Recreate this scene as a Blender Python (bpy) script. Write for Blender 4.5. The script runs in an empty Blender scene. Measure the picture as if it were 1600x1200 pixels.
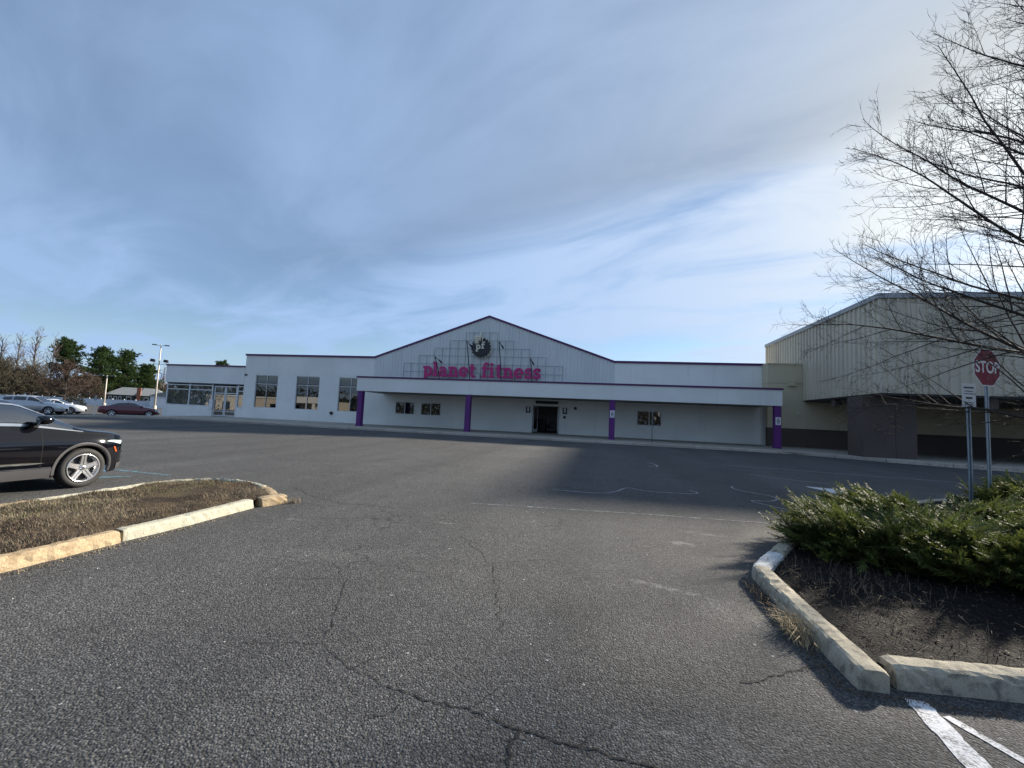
import bpy, math, random
import numpy as np
from mathutils import Vector, Matrix
R = math.radians
random.seed(7)
sc = bpy.context.scene
col = sc.collection

# ------------------------------------------------------------------ camera, sky, sun, exposure
PSI, PIT, ROL = R(11.37), R(4.386), R(2.631)
CAM_H = 1.75
fw = Vector((-math.sin(PSI) * math.cos(PIT), math.cos(PSI) * math.cos(PIT), math.sin(PIT)))
r0 = Vector((math.cos(PSI), math.sin(PSI), 0)); u0 = r0.cross(fw)
rr = r0 * math.cos(ROL) + u0 * math.sin(ROL); uu = rr.cross(fw)
cam_d = bpy.data.cameras.new('camera'); cam = bpy.data.objects.new('camera', cam_d); col.objects.link(cam)
cam.matrix_world = Matrix(((rr.x, uu.x, -fw.x, 0), (rr.y, uu.y, -fw.y, 0), (rr.z, uu.z, -fw.z, CAM_H), (0, 0, 0, 1)))
cam_d.sensor_fit = 'HORIZONTAL'; cam_d.sensor_width = 36; cam_d.lens = 676.15 / 1600 * 36
cam_d.clip_start = .05; cam_d.clip_end = 6000
sc.camera = cam

SUN = Vector((16.24, 16.8, 9.05)).normalized()
SUN_EL = math.asin(SUN.z); SUN_AZ = math.atan2(SUN.x, SUN.y)
SUN_STRENGTH = 5.0; SKY_STRENGTH = .06; EXPOSURE = 1.2
sl = bpy.data.lights.new('sun', 'SUN'); sl.energy = SUN_STRENGTH; sl.angle = R(3.0); sl.color = (1, .90, .76)
so = bpy.data.objects.new('sun', sl); col.objects.link(so)
so.rotation_euler = (-SUN).to_track_quat('-Z', 'Y').to_euler(); so.location = (40, 40, 40)

w = bpy.data.worlds.new('World'); sc.world = w; w.use_nodes = True
nt = w.node_tree; nt.nodes.clear()
class NT:
    """tiny node-graph helper"""
    def __init__(s, tree): s.t = tree
    def n(s, typ, ins=None, **kw):
        nd = s.t.nodes.new(typ)
        for k, v in kw.items(): setattr(nd, k, v)
        for k, v in (ins or {}).items(): s.set(nd.inputs[k], v)
        return nd
    def set(s, sock, v):
        if isinstance(v, bpy.types.NodeSocket): s.t.links.new(v, sock)
        else: sock.default_value = v
    def m(s, op, a, b=0., c=0., clamp=False):
        nd = s.n('ShaderNodeMath', operation=op, use_clamp=clamp)
        for i, v in enumerate((a, b, c)): s.set(nd.inputs[i], v)
        return nd.outputs[0]
    def vm(s, op, a, b=(0, 0, 0)):
        nd = s.n('ShaderNodeVectorMath', operation=op); s.set(nd.inputs[0], a); s.set(nd.inputs[1], b)
        return nd
    def mixc(s, f, a, b, blend='MIX'):
        nd = s.n('ShaderNodeMix', data_type='RGBA', blend_type=blend)
        s.set(nd.inputs[0], f); s.set(nd.inputs[6], a); s.set(nd.inputs[7], b); return nd.outputs[2]
    def ramp(s, f, stops):
        nd = s.n('ShaderNodeValToRGB'); el = nd.color_ramp.elements
        while len(el) < len(stops): el.new(.5)
        for e, (p, c) in zip(el, stops): e.position = p; e.color = c if len(c) == 4 else (*c, 1)
        s.set(nd.inputs[0], f); return nd.outputs[0]
    def mr(s, v, a, b, c=0., d=1., smooth=True):
        nd = s.n('ShaderNodeMapRange', interpolation_type='SMOOTHSTEP' if smooth else 'LINEAR')
        for i, x in enumerate((v, a, b, c, d)): s.set(nd.inputs[i], x)
        return nd.outputs[0]
    def noise(s, vec, scale, detail=3., rough=.5, dist=0., out=0):
        return s.n('ShaderNodeTexNoise', {'Vector': vec, 'Scale': scale, 'Detail': detail, 'Roughness': rough, 'Distortion': dist}).outputs[out]
G_ = lambda v: (v, v, v, 1)
k = NT(nt)
sky = k.n('ShaderNodeTexSky'); sky.sky_type = 'NISHITA'; sky.sun_disc = False
sky.sun_elevation = SUN_EL; sky.sun_rotation = SUN_AZ; sky.air_density = 1.0; sky.dust_density = .1; sky.ozone_density = 3.0
tc = k.n('ShaderNodeTexCoord').outputs['Generated']
dirn = k.vm('NORMALIZE', tc).outputs[0]
sx = k.n('ShaderNodeSeparateXYZ', {0: dirn})
zc = k.m('ADD', k.m('MAXIMUM', sx.outputs[2], 0.), .10)
px = k.m('DIVIDE', sx.outputs[0], zc); py = k.m('DIVIDE', sx.outputs[1], zc)
# high cloud plane, streaks run along (-.92,.39); a cirrostratus sheet ends in a long soft front
su = k.m('ADD', k.m('MULTIPLY', px, -.92), k.m('MULTIPLY', py, .39))
sv = k.m('ADD', k.m('MULTIPLY', px, .39), k.m('MULTIPLY', py, .92))
cs = k.n('ShaderNodeCombineXYZ', {0: k.m('MULTIPLY', su, .30), 1: k.m('MULTIPLY', sv, .8), 2: 5.2}).outputs[0]
big = k.noise(cs, 1.0, 3., .5, .5)
cs2 = k.n('ShaderNodeCombineXYZ', {0: k.m('MULTIPLY', su, .75), 1: k.m('MULTIPLY', sv, 1.5), 2: 9.1}).outputs[0]
fine = k.noise(cs2, 1.25, 7., .58, .6)
veil = k.noise(k.n('ShaderNodeCombineXYZ', {0: px, 1: py, 2: 1.3}).outputs[0], .55, 4., .5, .4)
e1 = k.m('ADD', k.m('SUBTRACT', sv, 1.62), k.m('MULTIPLY', k.m('POWER', k.m('ABSOLUTE', k.m('SUBTRACT', su, .6)), 2.), .07))
e1 = k.m('ADD', e1, k.m('MULTIPLY', k.m('SUBTRACT', veil, .5), .5))
soft = k.m('MULTIPLY_ADD', k.m('ABSOLUTE', su), .16, .10)
sheet = k.m('MULTIPLY', k.m('SUBTRACT', 1., k.mr(k.m('DIVIDE', e1, soft), -1., 1.)), k.mr(su, 1.6, 3.4, 1., .25))
band = k.m('POWER', 2.718, k.m('MULTIPLY', k.m('POWER', k.m('ABSOLUTE', k.m('DIVIDE', k.m('ADD', e1, .20), .26)), 2.), -1.))
sd = k.vm('DOT_PRODUCT', dirn, tuple(SUN)).outputs['Value']
sdp = k.m('MAXIMUM', sd, 0.)
aure = k.m('ADD', k.m('MULTIPLY', k.m('POWER', sdp, 3.), .14), k.m('ADD', k.m('MULTIPLY', k.m('POWER', sdp, 20.), .12), k.m('MULTIPLY', k.m('POWER', sdp, 110.), .30)))
# sheet: even blue-grey; beyond the front: brighter torn cirrus over blue
sheet_b = k.m('MULTIPLY', k.m('ADD', .184, k.m('MULTIPLY', aure, .74)), k.m('MULTIPLY', k.m('MULTIPLY_ADD', band, -.17, 1.05), k.mr(k.m('ADD', k.m('MULTIPLY', big, .6), k.m('MULTIPLY', fine, .4)), .35, .65, .90, 1.12)))
open_b = k.m('ADD', .262, k.m('MULTIPLY', aure, .72))
cb = k.m('ADD', k.m('MULTIPLY', sheet, sheet_b), k.m('MULTIPLY', k.m('SUBTRACT', 1., sheet), open_b))
torn = k.mr(k.m('ADD', k.m('MULTIPLY', fine, .62), k.m('MULTIPLY', veil, .38)), .38, .60, .15, .95)
low = k.m('POWER', k.m('SUBTRACT', 1., k.m('MAXIMUM', sx.outputs[2], 0.)), 9.)
torn = k.m('MAXIMUM', torn, k.m('MULTIPLY', low, .92))
shc = k.mr(k.m('ADD', k.m('MULTIPLY', veil, .5), k.m('MULTIPLY', fine, .5)), .36, .58, .62, .92)
cov = k.m('ADD', k.m('MULTIPLY', sheet, shc), k.m('MULTIPLY', k.m('SUBTRACT', 1., sheet), torn))
ccol = k.mixc(k.m('MINIMUM', k.m('MULTIPLY', aure, 5.0), 1.), (.67, .97, 1.50, 1), (.97, 1.02, 1.04, 1))
cloud = k.n('ShaderNodeBackground', {'Color': ccol, 'Strength': cb})
blue = k.n('ShaderNodeBackground', {'Color': sky.outputs[0], 'Strength': SKY_STRENGTH})
mixw = k.n('ShaderNodeMixShader', {0: cov, 1: blue.outputs[0], 2: cloud.outputs[0]})
k.n('ShaderNodeOutputWorld', {0: mixw.outputs[0]})
vs = sc.view_settings; vs.view_transform = 'Standard'; vs.look = 'None'; vs.gamma = 1; vs.exposure = EXPOSURE; vs.use_curve_mapping = False
sc.cycles.max_bounces = 6; sc.cycles.transparent_max_bounces = 12

# ------------------------------------------------------------------ materials
MATS = {}
def newmat(name):
    m = bpy.data.materials.new(name); m.use_nodes = True; m.node_tree.nodes.clear()
    return m, NT(m.node_tree)
def finish(kk, bsdf):
    kk.n('ShaderNodeOutputMaterial', {0: bsdf})
def simple(name, c, rough=.6, metal=0., var=.12, vscale=3., bump=0., bscale=40., spec=.5, coat=0., stretch=None, c2=None, rnd=0., ior=None):
    """plain surface with gentle blotches, optional second tone, grain and per-piece tint"""
    m, kk = newmat(name)
    pos = kk.n('ShaderNodeTexCoord').outputs['Object']
    if stretch: pos = kk.vm('MULTIPLY', pos, stretch).outputs[0]
    n1 = kk.noise(pos, vscale, 5., .6)
    a = tuple(max(0, v * (1 - var)) for v in c) + (1,)
    b = (tuple(c2) if c2 else tuple(min(1, v * (1 + var)) for v in c)) + (1,)
    cc = kk.mixc(kk.mr(n1, .3, .7), a, b)
    if rnd:
        rv = kk.n('ShaderNodeObjectInfo').outputs['Random']
        cc = kk.mixc(1., cc, kk.ramp(rv, [(0, G_(1 - rnd)), (1, G_(1 + rnd))]), 'MULTIPLY')
    p = kk.n('ShaderNodeBsdfPrincipled', {'Base Color': cc, 'Roughness': kk.mr(n1, .2, .8, max(.02, rough - .06), min(1, rough + .06)) if rough > .1 else rough, 'Metallic': metal, 'Specular IOR Level': spec, 'Coat Weight': coat, 'Coat Roughness': .04})
    if ior: p.inputs['IOR'].default_value = ior
    if bump:
        bn = kk.n('ShaderNodeBump', {'Height': kk.noise(pos, bscale, 3., .6), 'Strength': bump, 'Distance': .01})
        kk.set(p.inputs['Normal'], bn.outputs[0])
    finish(kk, p.outputs[0]); MATS[name] = m
    return m

def asphalt():
    m, kk = newmat('asphalt')
    pos = kk.n('ShaderNodeNewGeometry').outputs['Position']
    vo = kk.n('ShaderNodeTexVoronoi', {'Vector': pos, 'Scale': 74.}); vo.feature = 'F1'
    vo2 = kk.n('ShaderNodeTexVoronoi', {'Vector': pos, 'Scale': 160.})
    s1 = kk.n('ShaderNodeSeparateColor', {0: vo.outputs['Color']}).outputs[0]
    s2 = kk.n('ShaderNodeSeparateColor', {0: vo2.outputs['Color']}).outputs[0]
    agg = kk.m('ADD', kk.m('MULTIPLY', s1, .6), kk.m('MULTIPLY', s2, .4))
    c = kk.ramp(agg, [(.0, (.019, .019, .0188)), (.36, (.054, .0538, .053)), (.70, (.106, .1055, .103)), (1., (.235, .233, .225))])
    gap = kk.mr(vo.outputs['Distance'], .25, .75, 1., .62)          # binder between stones
    c = kk.mixc(1., c, gap, 'MULTIPLY')
    # sparse pale stones
    vo3 = kk.n('ShaderNodeTexVoronoi', {'Vector': pos, 'Scale': 26.})
    r3 = kk.n('ShaderNodeSeparateColor', {0: vo3.outputs['Color']})
    pale = kk.m('MULTIPLY', kk.m('GREATER_THAN', r3.outputs[0], .985), kk.m('LESS_THAN', vo3.outputs['Distance'], kk.m('MULTIPLY', r3.outputs[1], .34)))
    c = kk.mixc(pale, c, (.34, .33, .31, 1))
    # worn and dusty patches, darker oil and sealed strips
    big = kk.noise(pos, .22, 5., .6, .4)
    mid = kk.noise(pos, 1.4, 4., .6)
    c = kk.mixc(1., c, kk.ramp(big, [(.3, G_(.88)), (.7, G_(1.12))]), 'MULTIPLY')
    c = kk.mixc(1., c, kk.ramp(mid, [(.25, G_(.88)), (.75, G_(1.13))]), 'MULTIPLY')
    # tyre-polished lanes towards the shops, oil drips, sealed patches
    lane = kk.noise(kk.vm('MULTIPLY', pos, (.55, .05, 1)).outputs[0], 1., 4., .55, .3)
    c = kk.mixc(1., c, kk.ramp(lane, [(.35, G_(.86)), (.65, G_(1.16))]), 'MULTIPLY')
    oil = kk.m('MULTIPLY', kk.mr(kk.noise(pos, .62, 3., .5, .2), .64, .74), kk.mr(kk.noise(pos, 5., 4., .6), .35, .65, .3, 1.))
    c = kk.mixc(kk.m('MULTIPLY', oil, .55), c, (.022, .021, .020, 1))
    # scuffs of pale dust
    dust = kk.mr(kk.noise(pos, .8, 5., .65, .8), .66, .80, 0., .45)
    c = kk.mixc(dust, c, (.16, .157, .15, 1))
    # rubbed pale marks with ragged, fading edges
    ragged = kk.m('MULTIPLY', kk.mr(kk.noise(pos, 7., 6., .7), .38, .66), kk.mr(s1, .15, .7, .35, 1.))
    for cx, cy, ax_, ay_, rot, amt in ((.85, 5.02, .75, .10, -.33, .75), (1.25, 6.85, .28, .20, 0., .8), (1.75, 7.55, .55, .16, -.1, .5), (-4.6, 6.1, .5, .07, .1, .5), (-2.35, 6.72, .25, .07, 0., .7), (1.3, 4.55, .8, .35, -.5, .3), (.6, 2.75, .8, .25, .2, .28), (-3.0, 4.9, 1.2, .3, .3, .22)):
        q = kk.n('ShaderNodeVectorRotate', {'Vector': kk.vm('SUBTRACT', pos, (cx, cy, 0)).outputs[0], 'Angle': -rot}); q.rotation_type = 'Z_AXIS'
        ln_ = kk.vm('LENGTH', kk.vm('MULTIPLY', q.outputs[0], (1 / ax_, 1 / ay_, 0)).outputs[0]).outputs['Value']
        c = kk.mixc(kk.m('MULTIPLY', kk.m('MULTIPLY', kk.mr(ln_, .1, 1., 1., 0.), ragged), amt), c, (.30, .295, .28, 1))
    # hairline cracks
    wn = kk.vm('SUBTRACT', kk.n('ShaderNodeTexNoise', {'Vector': pos, 'Scale': 2.3, 'Detail': 4.}).outputs['Color'], (.5, .5, .5)).outputs[0]
    wp = kk.vm('ADD', pos, kk.vm('MULTIPLY', wn, (.55, .55, .55)).outputs[0]).outputs[0]
    ed = kk.n('ShaderNodeTexVoronoi', {'Vector': wp, 'Scale': .55}); ed.feature = 'DISTANCE_TO_EDGE'
    ck = kk.m('MULTIPLY', kk.m('LESS_THAN', ed.outputs['Distance'], .0035), kk.mr(kk.noise(pos, .5, 2.), .50, .60))
    c = kk.mixc(kk.m('MULTIPLY', ck, .75), c, (.015, .015, .015, 1))
    h = kk.m('SUBTRACT', kk.m('MULTIPLY', vo.outputs['Distance'], -1.), kk.m('MULTIPLY', ck, 1.2))
    bn = kk.n('ShaderNodeBump', {'Height': h, 'Strength': .9, 'Distance': .007})
    p = kk.n('ShaderNodeBsdfPrincipled', {'Base Color': c, 'Roughness': .88, 'Specular IOR Level': .35, 'Normal': bn.outputs[0]})
    finish(kk, p.outputs[0]); MATS['asphalt'] = m
asphalt()

def worn_paint(name, c, wear=.5):
    m, kk = newmat(name)
    pos = kk.n('ShaderNodeNewGeometry').outputs['Position']
    n1 = kk.noise(pos, 9., 6., .7, .5); n2 = kk.noise(pos, 60., 3., .6)
    f = kk.mr(kk.m('ADD', kk.m('MULTIPLY', n1, .6), kk.m('MULTIPLY', n2, .4)), wear - .10, wear + .08)
    vo = kk.n('ShaderNodeTexVoronoi', {'Vector': pos, 'Scale': 70.})
    asp = kk.ramp(kk.n('ShaderNodeSeparateColor', {0: vo.outputs['Color']}).outputs[0], [(0, G_(.02)), (.5, G_(.055)), (1, G_(.15))])
    cc = kk.mixc(f, asp, (*c, 1))
    bn = kk.n('ShaderNodeBump', {'Height': vo.outputs['Distance'], 'Strength': .5, 'Distance': -.004})
    p = kk.n('ShaderNodeBsdfPrincipled', {'Base Color': cc, 'Roughness': .8, 'Normal': bn.outputs[0]})
    finish(kk, p.outputs[0]); MATS[name] = m
worn_paint('white_paint_worn', (.66, .67, .68), .455)
worn_paint('white_paint_faint', (.42, .43, .43), .54)
worn_paint('chalk_trace', (.30, .31, .32), .47)
worn_paint('scuff_dust', (.26, .26, .25), .55)
worn_paint('blue_paint_worn', (.10, .34, .44), .55)

def concrete(name, c, stain=(.05, .047, .042), amount=.5, scale=5., rnd=.06):
    m, kk = newmat(name)
    pos = kk.n('ShaderNodeNewGeometry').outputs['Position']
    n1 = kk.noise(pos, scale, 6., .65, .3); n2 = kk.noise(pos, scale * 14, 3., .6)
    vo = kk.n('ShaderNodeTexVoronoi', {'Vector': pos, 'Scale': 120.})
    a = kk.mixc(kk.mr(n2, .3, .7), tuple(v * .78 for v in c) + (1,), tuple(v * 1.16 for v in c) + (1,))
    a = kk.mixc(kk.m('MULTIPLY', kk.mr(n1, .62 - .25 * amount, .86 - .2 * amount), .75), a, (*stain, 1))
    pit = kk.m('MULTIPLY', kk.m('LESS_THAN', vo.outputs['Distance'], .22), kk.mr(n1, .4, .7, .2, .6))
    a = kk.mixc(pit, a, tuple(v * .35 for v in c) + (1,))
    rv = kk.n('ShaderNodeObjectInfo').outputs['Random']
    a = kk.mixc(1., a, kk.ramp(rv, [(0, G_(1 - rnd)), (1, G_(1 + rnd))]), 'MULTIPLY')
    bn = kk.n('ShaderNodeBump', {'Height': kk.m('ADD', n2, kk.m('MULTIPLY', pit, -.8)), 'Strength': .6, 'Distance': .008})
    p = kk.n('ShaderNodeBsdfPrincipled', {'Base Color': a, 'Roughness': .9, 'Specular IOR Level': .25, 'Normal': bn.outputs[0]})
    finish(kk, p.outputs[0]); MATS[name] = m
concrete('kerb_grey', (.46, .41, .31), stain=(.085, .078, .065), amount=.72, scale=11.)
concrete('kerb_tan', (.37, .29, .185), stain=(.22, .15, .08), amount=.55, scale=4.)
concrete('kerb_cream', (.43, .415, .33), stain=(.40, .38, .27), amount=.3, scale=4.)
concrete('kerb_street', (.42, .37, .31), stain=(.14, .12, .10), amount=.4, scale=1.5, rnd=.12)
concrete('sidewalk_concrete', (.38, .345, .29), stain=(.2, .18, .15), amount=.45, scale=.7, rnd=.07)
concrete('kerb_white', (.62, .62, .60), stain=(.30, .29, .27), amount=.45, scale=6.)

def soil(name, c1, c2, c3):
    m, kk = newmat(name)
    pos = kk.n('ShaderNodeNewGeometry').outputs['Position']
    n1 = kk.noise(pos, 2.2, 6., .65, .5); n2 = kk.noise(pos, 45., 5., .7)
    n3 = kk.n('ShaderNodeTexVoronoi', {'Vector': pos, 'Scale': 38.})
    a = kk.mixc(kk.mr(n1, .38, .62), (*c1, 1), (*c2, 1))
    a = kk.mixc(kk.mr(n2, .55, .75, 0., .8), a, (*c3, 1))
    a = kk.mixc(1., a, kk.ramp(n3.outputs['Distance'], [(.1, G_(1.1)), (.8, G_(.55))]), 'MULTIPLY')
    bn = kk.n('ShaderNodeBump', {'Height': kk.m('ADD', n2, kk.m('MULTIPLY', n3.outputs['Distance'], -.7)), 'Strength': 1., 'Distance': .03})
    p = kk.n('ShaderNodeBsdfPrincipled', {'Base Color': a, 'Roughness': .95, 'Specular IOR Level': .2, 'Normal': bn.outputs[0]})
    finish(kk, p.outputs[0]); MATS[name] = m
soil('dark_mulch', (.009, .008, .0075), (.017, .0145, .013), (.05, .044, .037))
soil('dry_turf', (.050, .036, .025), (.16, .12, .07), (.25, .20, .12))

def siding(name, c, var=.06):
    simple(name, c, .45, var=var, vscale=.6, stretch=(1, 1, .25))
def stucco(name, c):
    m, kk = newmat(name)
    pos = kk.n('ShaderNodeNewGeometry').outputs['Position']
    st_ = kk.noise(kk.vm('MULTIPLY', pos, (2.2, 2.2, .16)).outputs[0], 1., 5., .65, .2); bl = kk.noise(pos, .35, 4., .55); gr = kk.noise(pos, 3., 5., .65)
    cc = kk.mixc(kk.mr(bl, .3, .7), tuple(v * .95 for v in c) + (1,), tuple(min(.86, v * 1.05) for v in c) + (1,))
    cc = kk.mixc(kk.m('MULTIPLY', kk.mr(st_, .54, .78), .30), cc, tuple(v * .62 for v in c) + (1,))
    cc = kk.mixc(kk.m('MULTIPLY', kk.mr(gr, .60, .80), .14), cc, tuple(v * .5 for v in c) + (1,))
    bn = kk.n('ShaderNodeBump', {'Height': kk.noise(pos, 120., 3., .6), 'Strength': .25, 'Distance': .01})
    finish(kk, kk.n('ShaderNodeBsdfPrincipled', {'Base Color': cc, 'Roughness': .85, 'Specular IOR Level': .3, 'Normal': bn.outputs[0]}).outputs[0]); MATS[name] = m
stucco('stucco_white', (.81, .81, .77))
siding('gable_metal', (.67, .69, .67))
simple('tan_metal', (.57, .505, .38), .5, var=.09, vscale=.6, stretch=(1, 1, .2), rnd=.06)
stucco('stucco_tan', (.56, .49, .345))
simple('brown_base', (.088, .066, .054), .75, var=.10, vscale=.8, bump=.2, bscale=60.)
simple('purple_trim', (.085, .012, .10), .45, var=.08)
simple('purple_column', (.105, .012, .155), .5, var=.10, vscale=1.5)
simple('magenta_letter', (.50, .014, .165), .4, var=.06)
simple('letter_edge', (.30, .012, .11), .5)
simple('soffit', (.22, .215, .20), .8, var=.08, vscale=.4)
simple('coping_grey', (.36, .37, .37), .6, metal=.3, var=.06)
simple('white_frame', (.66, .67, .67), .4, var=.04)
simple('alu_frame', (.50, .53, .56), .35, metal=.6, var=.05)
simple('steel_grey', (.12, .15, .17), .5, metal=.3, var=.08)
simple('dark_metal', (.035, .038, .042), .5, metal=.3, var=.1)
simple('black_plastic', (.012, .012, .013), .5, var=.1)
simple('roof_membrane', (.30, .30, .30), .9)
simple('dark_glass', (.006, .008, .009), .015, var=.05, ior=1.95)
simple('galvanised', (.28, .33, .38), .42, metal=.75, var=.12, vscale=9.)
simple('stop_red', (.22, .004, .022), .65, var=.06)
simple('sign_white', (.74, .75, .76), .4, var=.03)
simple('sign_ink', (.03, .03, .05), .5)
simple('sign_ink_red', (.30, .02, .03), .5)
simple('emblem_black', (.010, .009, .014), .35, var=.1)
simple('emblem_cream', (.72, .68, .52), .5, var=.06)
simple('lamp_glass', (.7, .72, .72), .15, var=.03)
simple('pole_concrete', (.56, .51, .44), .8, var=.06)
simple('room_wall', (.62, .62, .60), .9); simple('room_floor', (.03, .03, .03), .5)
simple('curtain', (.50, .52, .52), .8, var=.2, vscale=2., stretch=(4, 4, .3))
simple('paper_white', (.75, .75, .74), .8)
simple('bark', (.060, .052, .046), .9, spec=.2, var=.3, vscale=8., bump=.5, bscale=60., stretch=(3, 3, .6))
simple('twig', (.060, .048, .042), .85, var=.25, vscale=6., spec=.15)
simple('bark_far', (.085, .072, .065), .9, var=.2, vscale=1.)
simple('twig_far', (.085, .068, .060), .9, var=.2, vscale=.5)
simple('twig_rust', (.055, .036, .026), .9, var=.25, vscale=.5)
simple('twig_olive', (.045, .038, .022), .9, var=.25, vscale=.5)
simple('house_green', (.095, .115, .075), .8, var=.06, vscale=.5); simple('house_dark', (.035, .048, .042), .8, var=.06)
simple('shingle', (.20, .215, .22), .9, var=.12, vscale=2.); simple('brick_red', (.30, .12, .065), .85, var=.2, vscale=6.)
simple('vinyl_white', (.62, .68, .76), .5, var=.04); simple('fence_white', (.70, .73, .77), .55, var=.05, rnd=.05)
simple('beige_wall', (.50, .46, .38), .85, var=.06, vscale=.3)
simple('straw', (.21, .17, .11), .85, var=.3, vscale=5.); simple('straw_dark', (.12, .085, .055), .9, var=.3, vscale=5.)
simple('straw_pale', (.40, .31, .18), .85, var=.25, vscale=5.)
simple('straw_green', (.12, .13, .045), .85, var=.3, vscale=3.)
simple('crack_fill', (.010, .010, .010), .95); simple('grit', (.026, .021, .018), .95, var=.4, vscale=30.)
simple('bark_chip', (.075, .055, .042), .9, var=.5, vscale=30.)
simple('litter_white', (.75, .75, .73), .7)
# vehicle materials
simple('paint_black', (.003, .003, .005), .07, var=.02, coat=.6, spec=.3)
simple('paint_maroon', (.10, .006, .018), .25, var=.02, coat=1., metal=.2)
simple('paint_silver', (.48, .49, .50), .25, var=.02, coat=1., metal=.55)
simple('paint_white', (.74, .75, .76), .25, var=.02, coat=1.)
simple('paint_navy', (.012, .014, .026), .25, var=.02, coat=1.)
simple('cladding_grey', (.085, .085, .09), .38, var=.05, metal=.3)
simple('chrome', (.82, .83, .84), .08, metal=1., var=.02)
simple('alloy', (.68, .68, .69), .22, metal=.85, var=.04)
simple('rubber', (.016, .016, .017), .75, var=.15, vscale=8.)
simple('under_dark', (.004, .004, .004), .9)
simple('headlamp', (.55, .66, .64), .06, var=.05, coat=1.)
simple('amber', (.60, .10, .02), .25); simple('tail_red', (.35, .01, .01), .2)
simple('seat_dark', (.03, .032, .03), .7); simple('rim_dark', (.05, .05, .055), .5, metal=.5)

def thin_glass(name, tint, refl=.10):
    m, kk = newmat(name)
    tr = kk.n('ShaderNodeBsdfTransparent', {'Color': (*tint, 1)})
    gl = kk.n('ShaderNodeBsdfGlossy', {'Color': G_(.95), 'Roughness': .01})
    lw = kk.n('ShaderNodeLayerWeight', {'Blend': .35})
    f = kk.m('MULTIPLY_ADD', lw.outputs['Fresnel'], .8, refl, clamp=True)
    mx = kk.n('ShaderNodeMixShader', {0: f, 1: tr.outputs[0], 2: gl.outputs[0]})
    finish(kk, mx.outputs[0]); MATS[name] = m
thin_glass('car_glass', (.72, .82, .78), .22)
thin_glass('shop_glass', (.78, .82, .82), .10)

def leafy(name, dark, light, vname='tint', rough=.6):
    """foliage tone runs from old wood-side growth to fresh tips (point attribute)"""
    m, kk = newmat(name)
    at = kk.n('ShaderNodeAttribute', attribute_name=vname)
    pos = kk.n('ShaderNodeNewGeometry').outputs['Position']
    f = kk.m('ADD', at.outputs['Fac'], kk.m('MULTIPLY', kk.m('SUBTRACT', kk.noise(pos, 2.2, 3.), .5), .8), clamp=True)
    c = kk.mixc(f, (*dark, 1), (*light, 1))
    p = kk.n('ShaderNodeBsdfPrincipled', {'Base Color': c, 'Roughness': rough, 'Specular IOR Level': .3})
    tl = kk.n('ShaderNodeBsdfTranslucent', {'Color': c})
    mx = kk.n('ShaderNodeMixShader', {0: .28, 1: p.outputs[0], 2: tl.outputs[0]})
    finish(kk, mx.outputs[0]); MATS[name] = m
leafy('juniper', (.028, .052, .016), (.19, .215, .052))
leafy('pine_needle', (.024, .050, .018), (.085, .13, .038))
leafy('bush_far', (.020, .022, .020), (.05, .06, .04))

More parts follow.
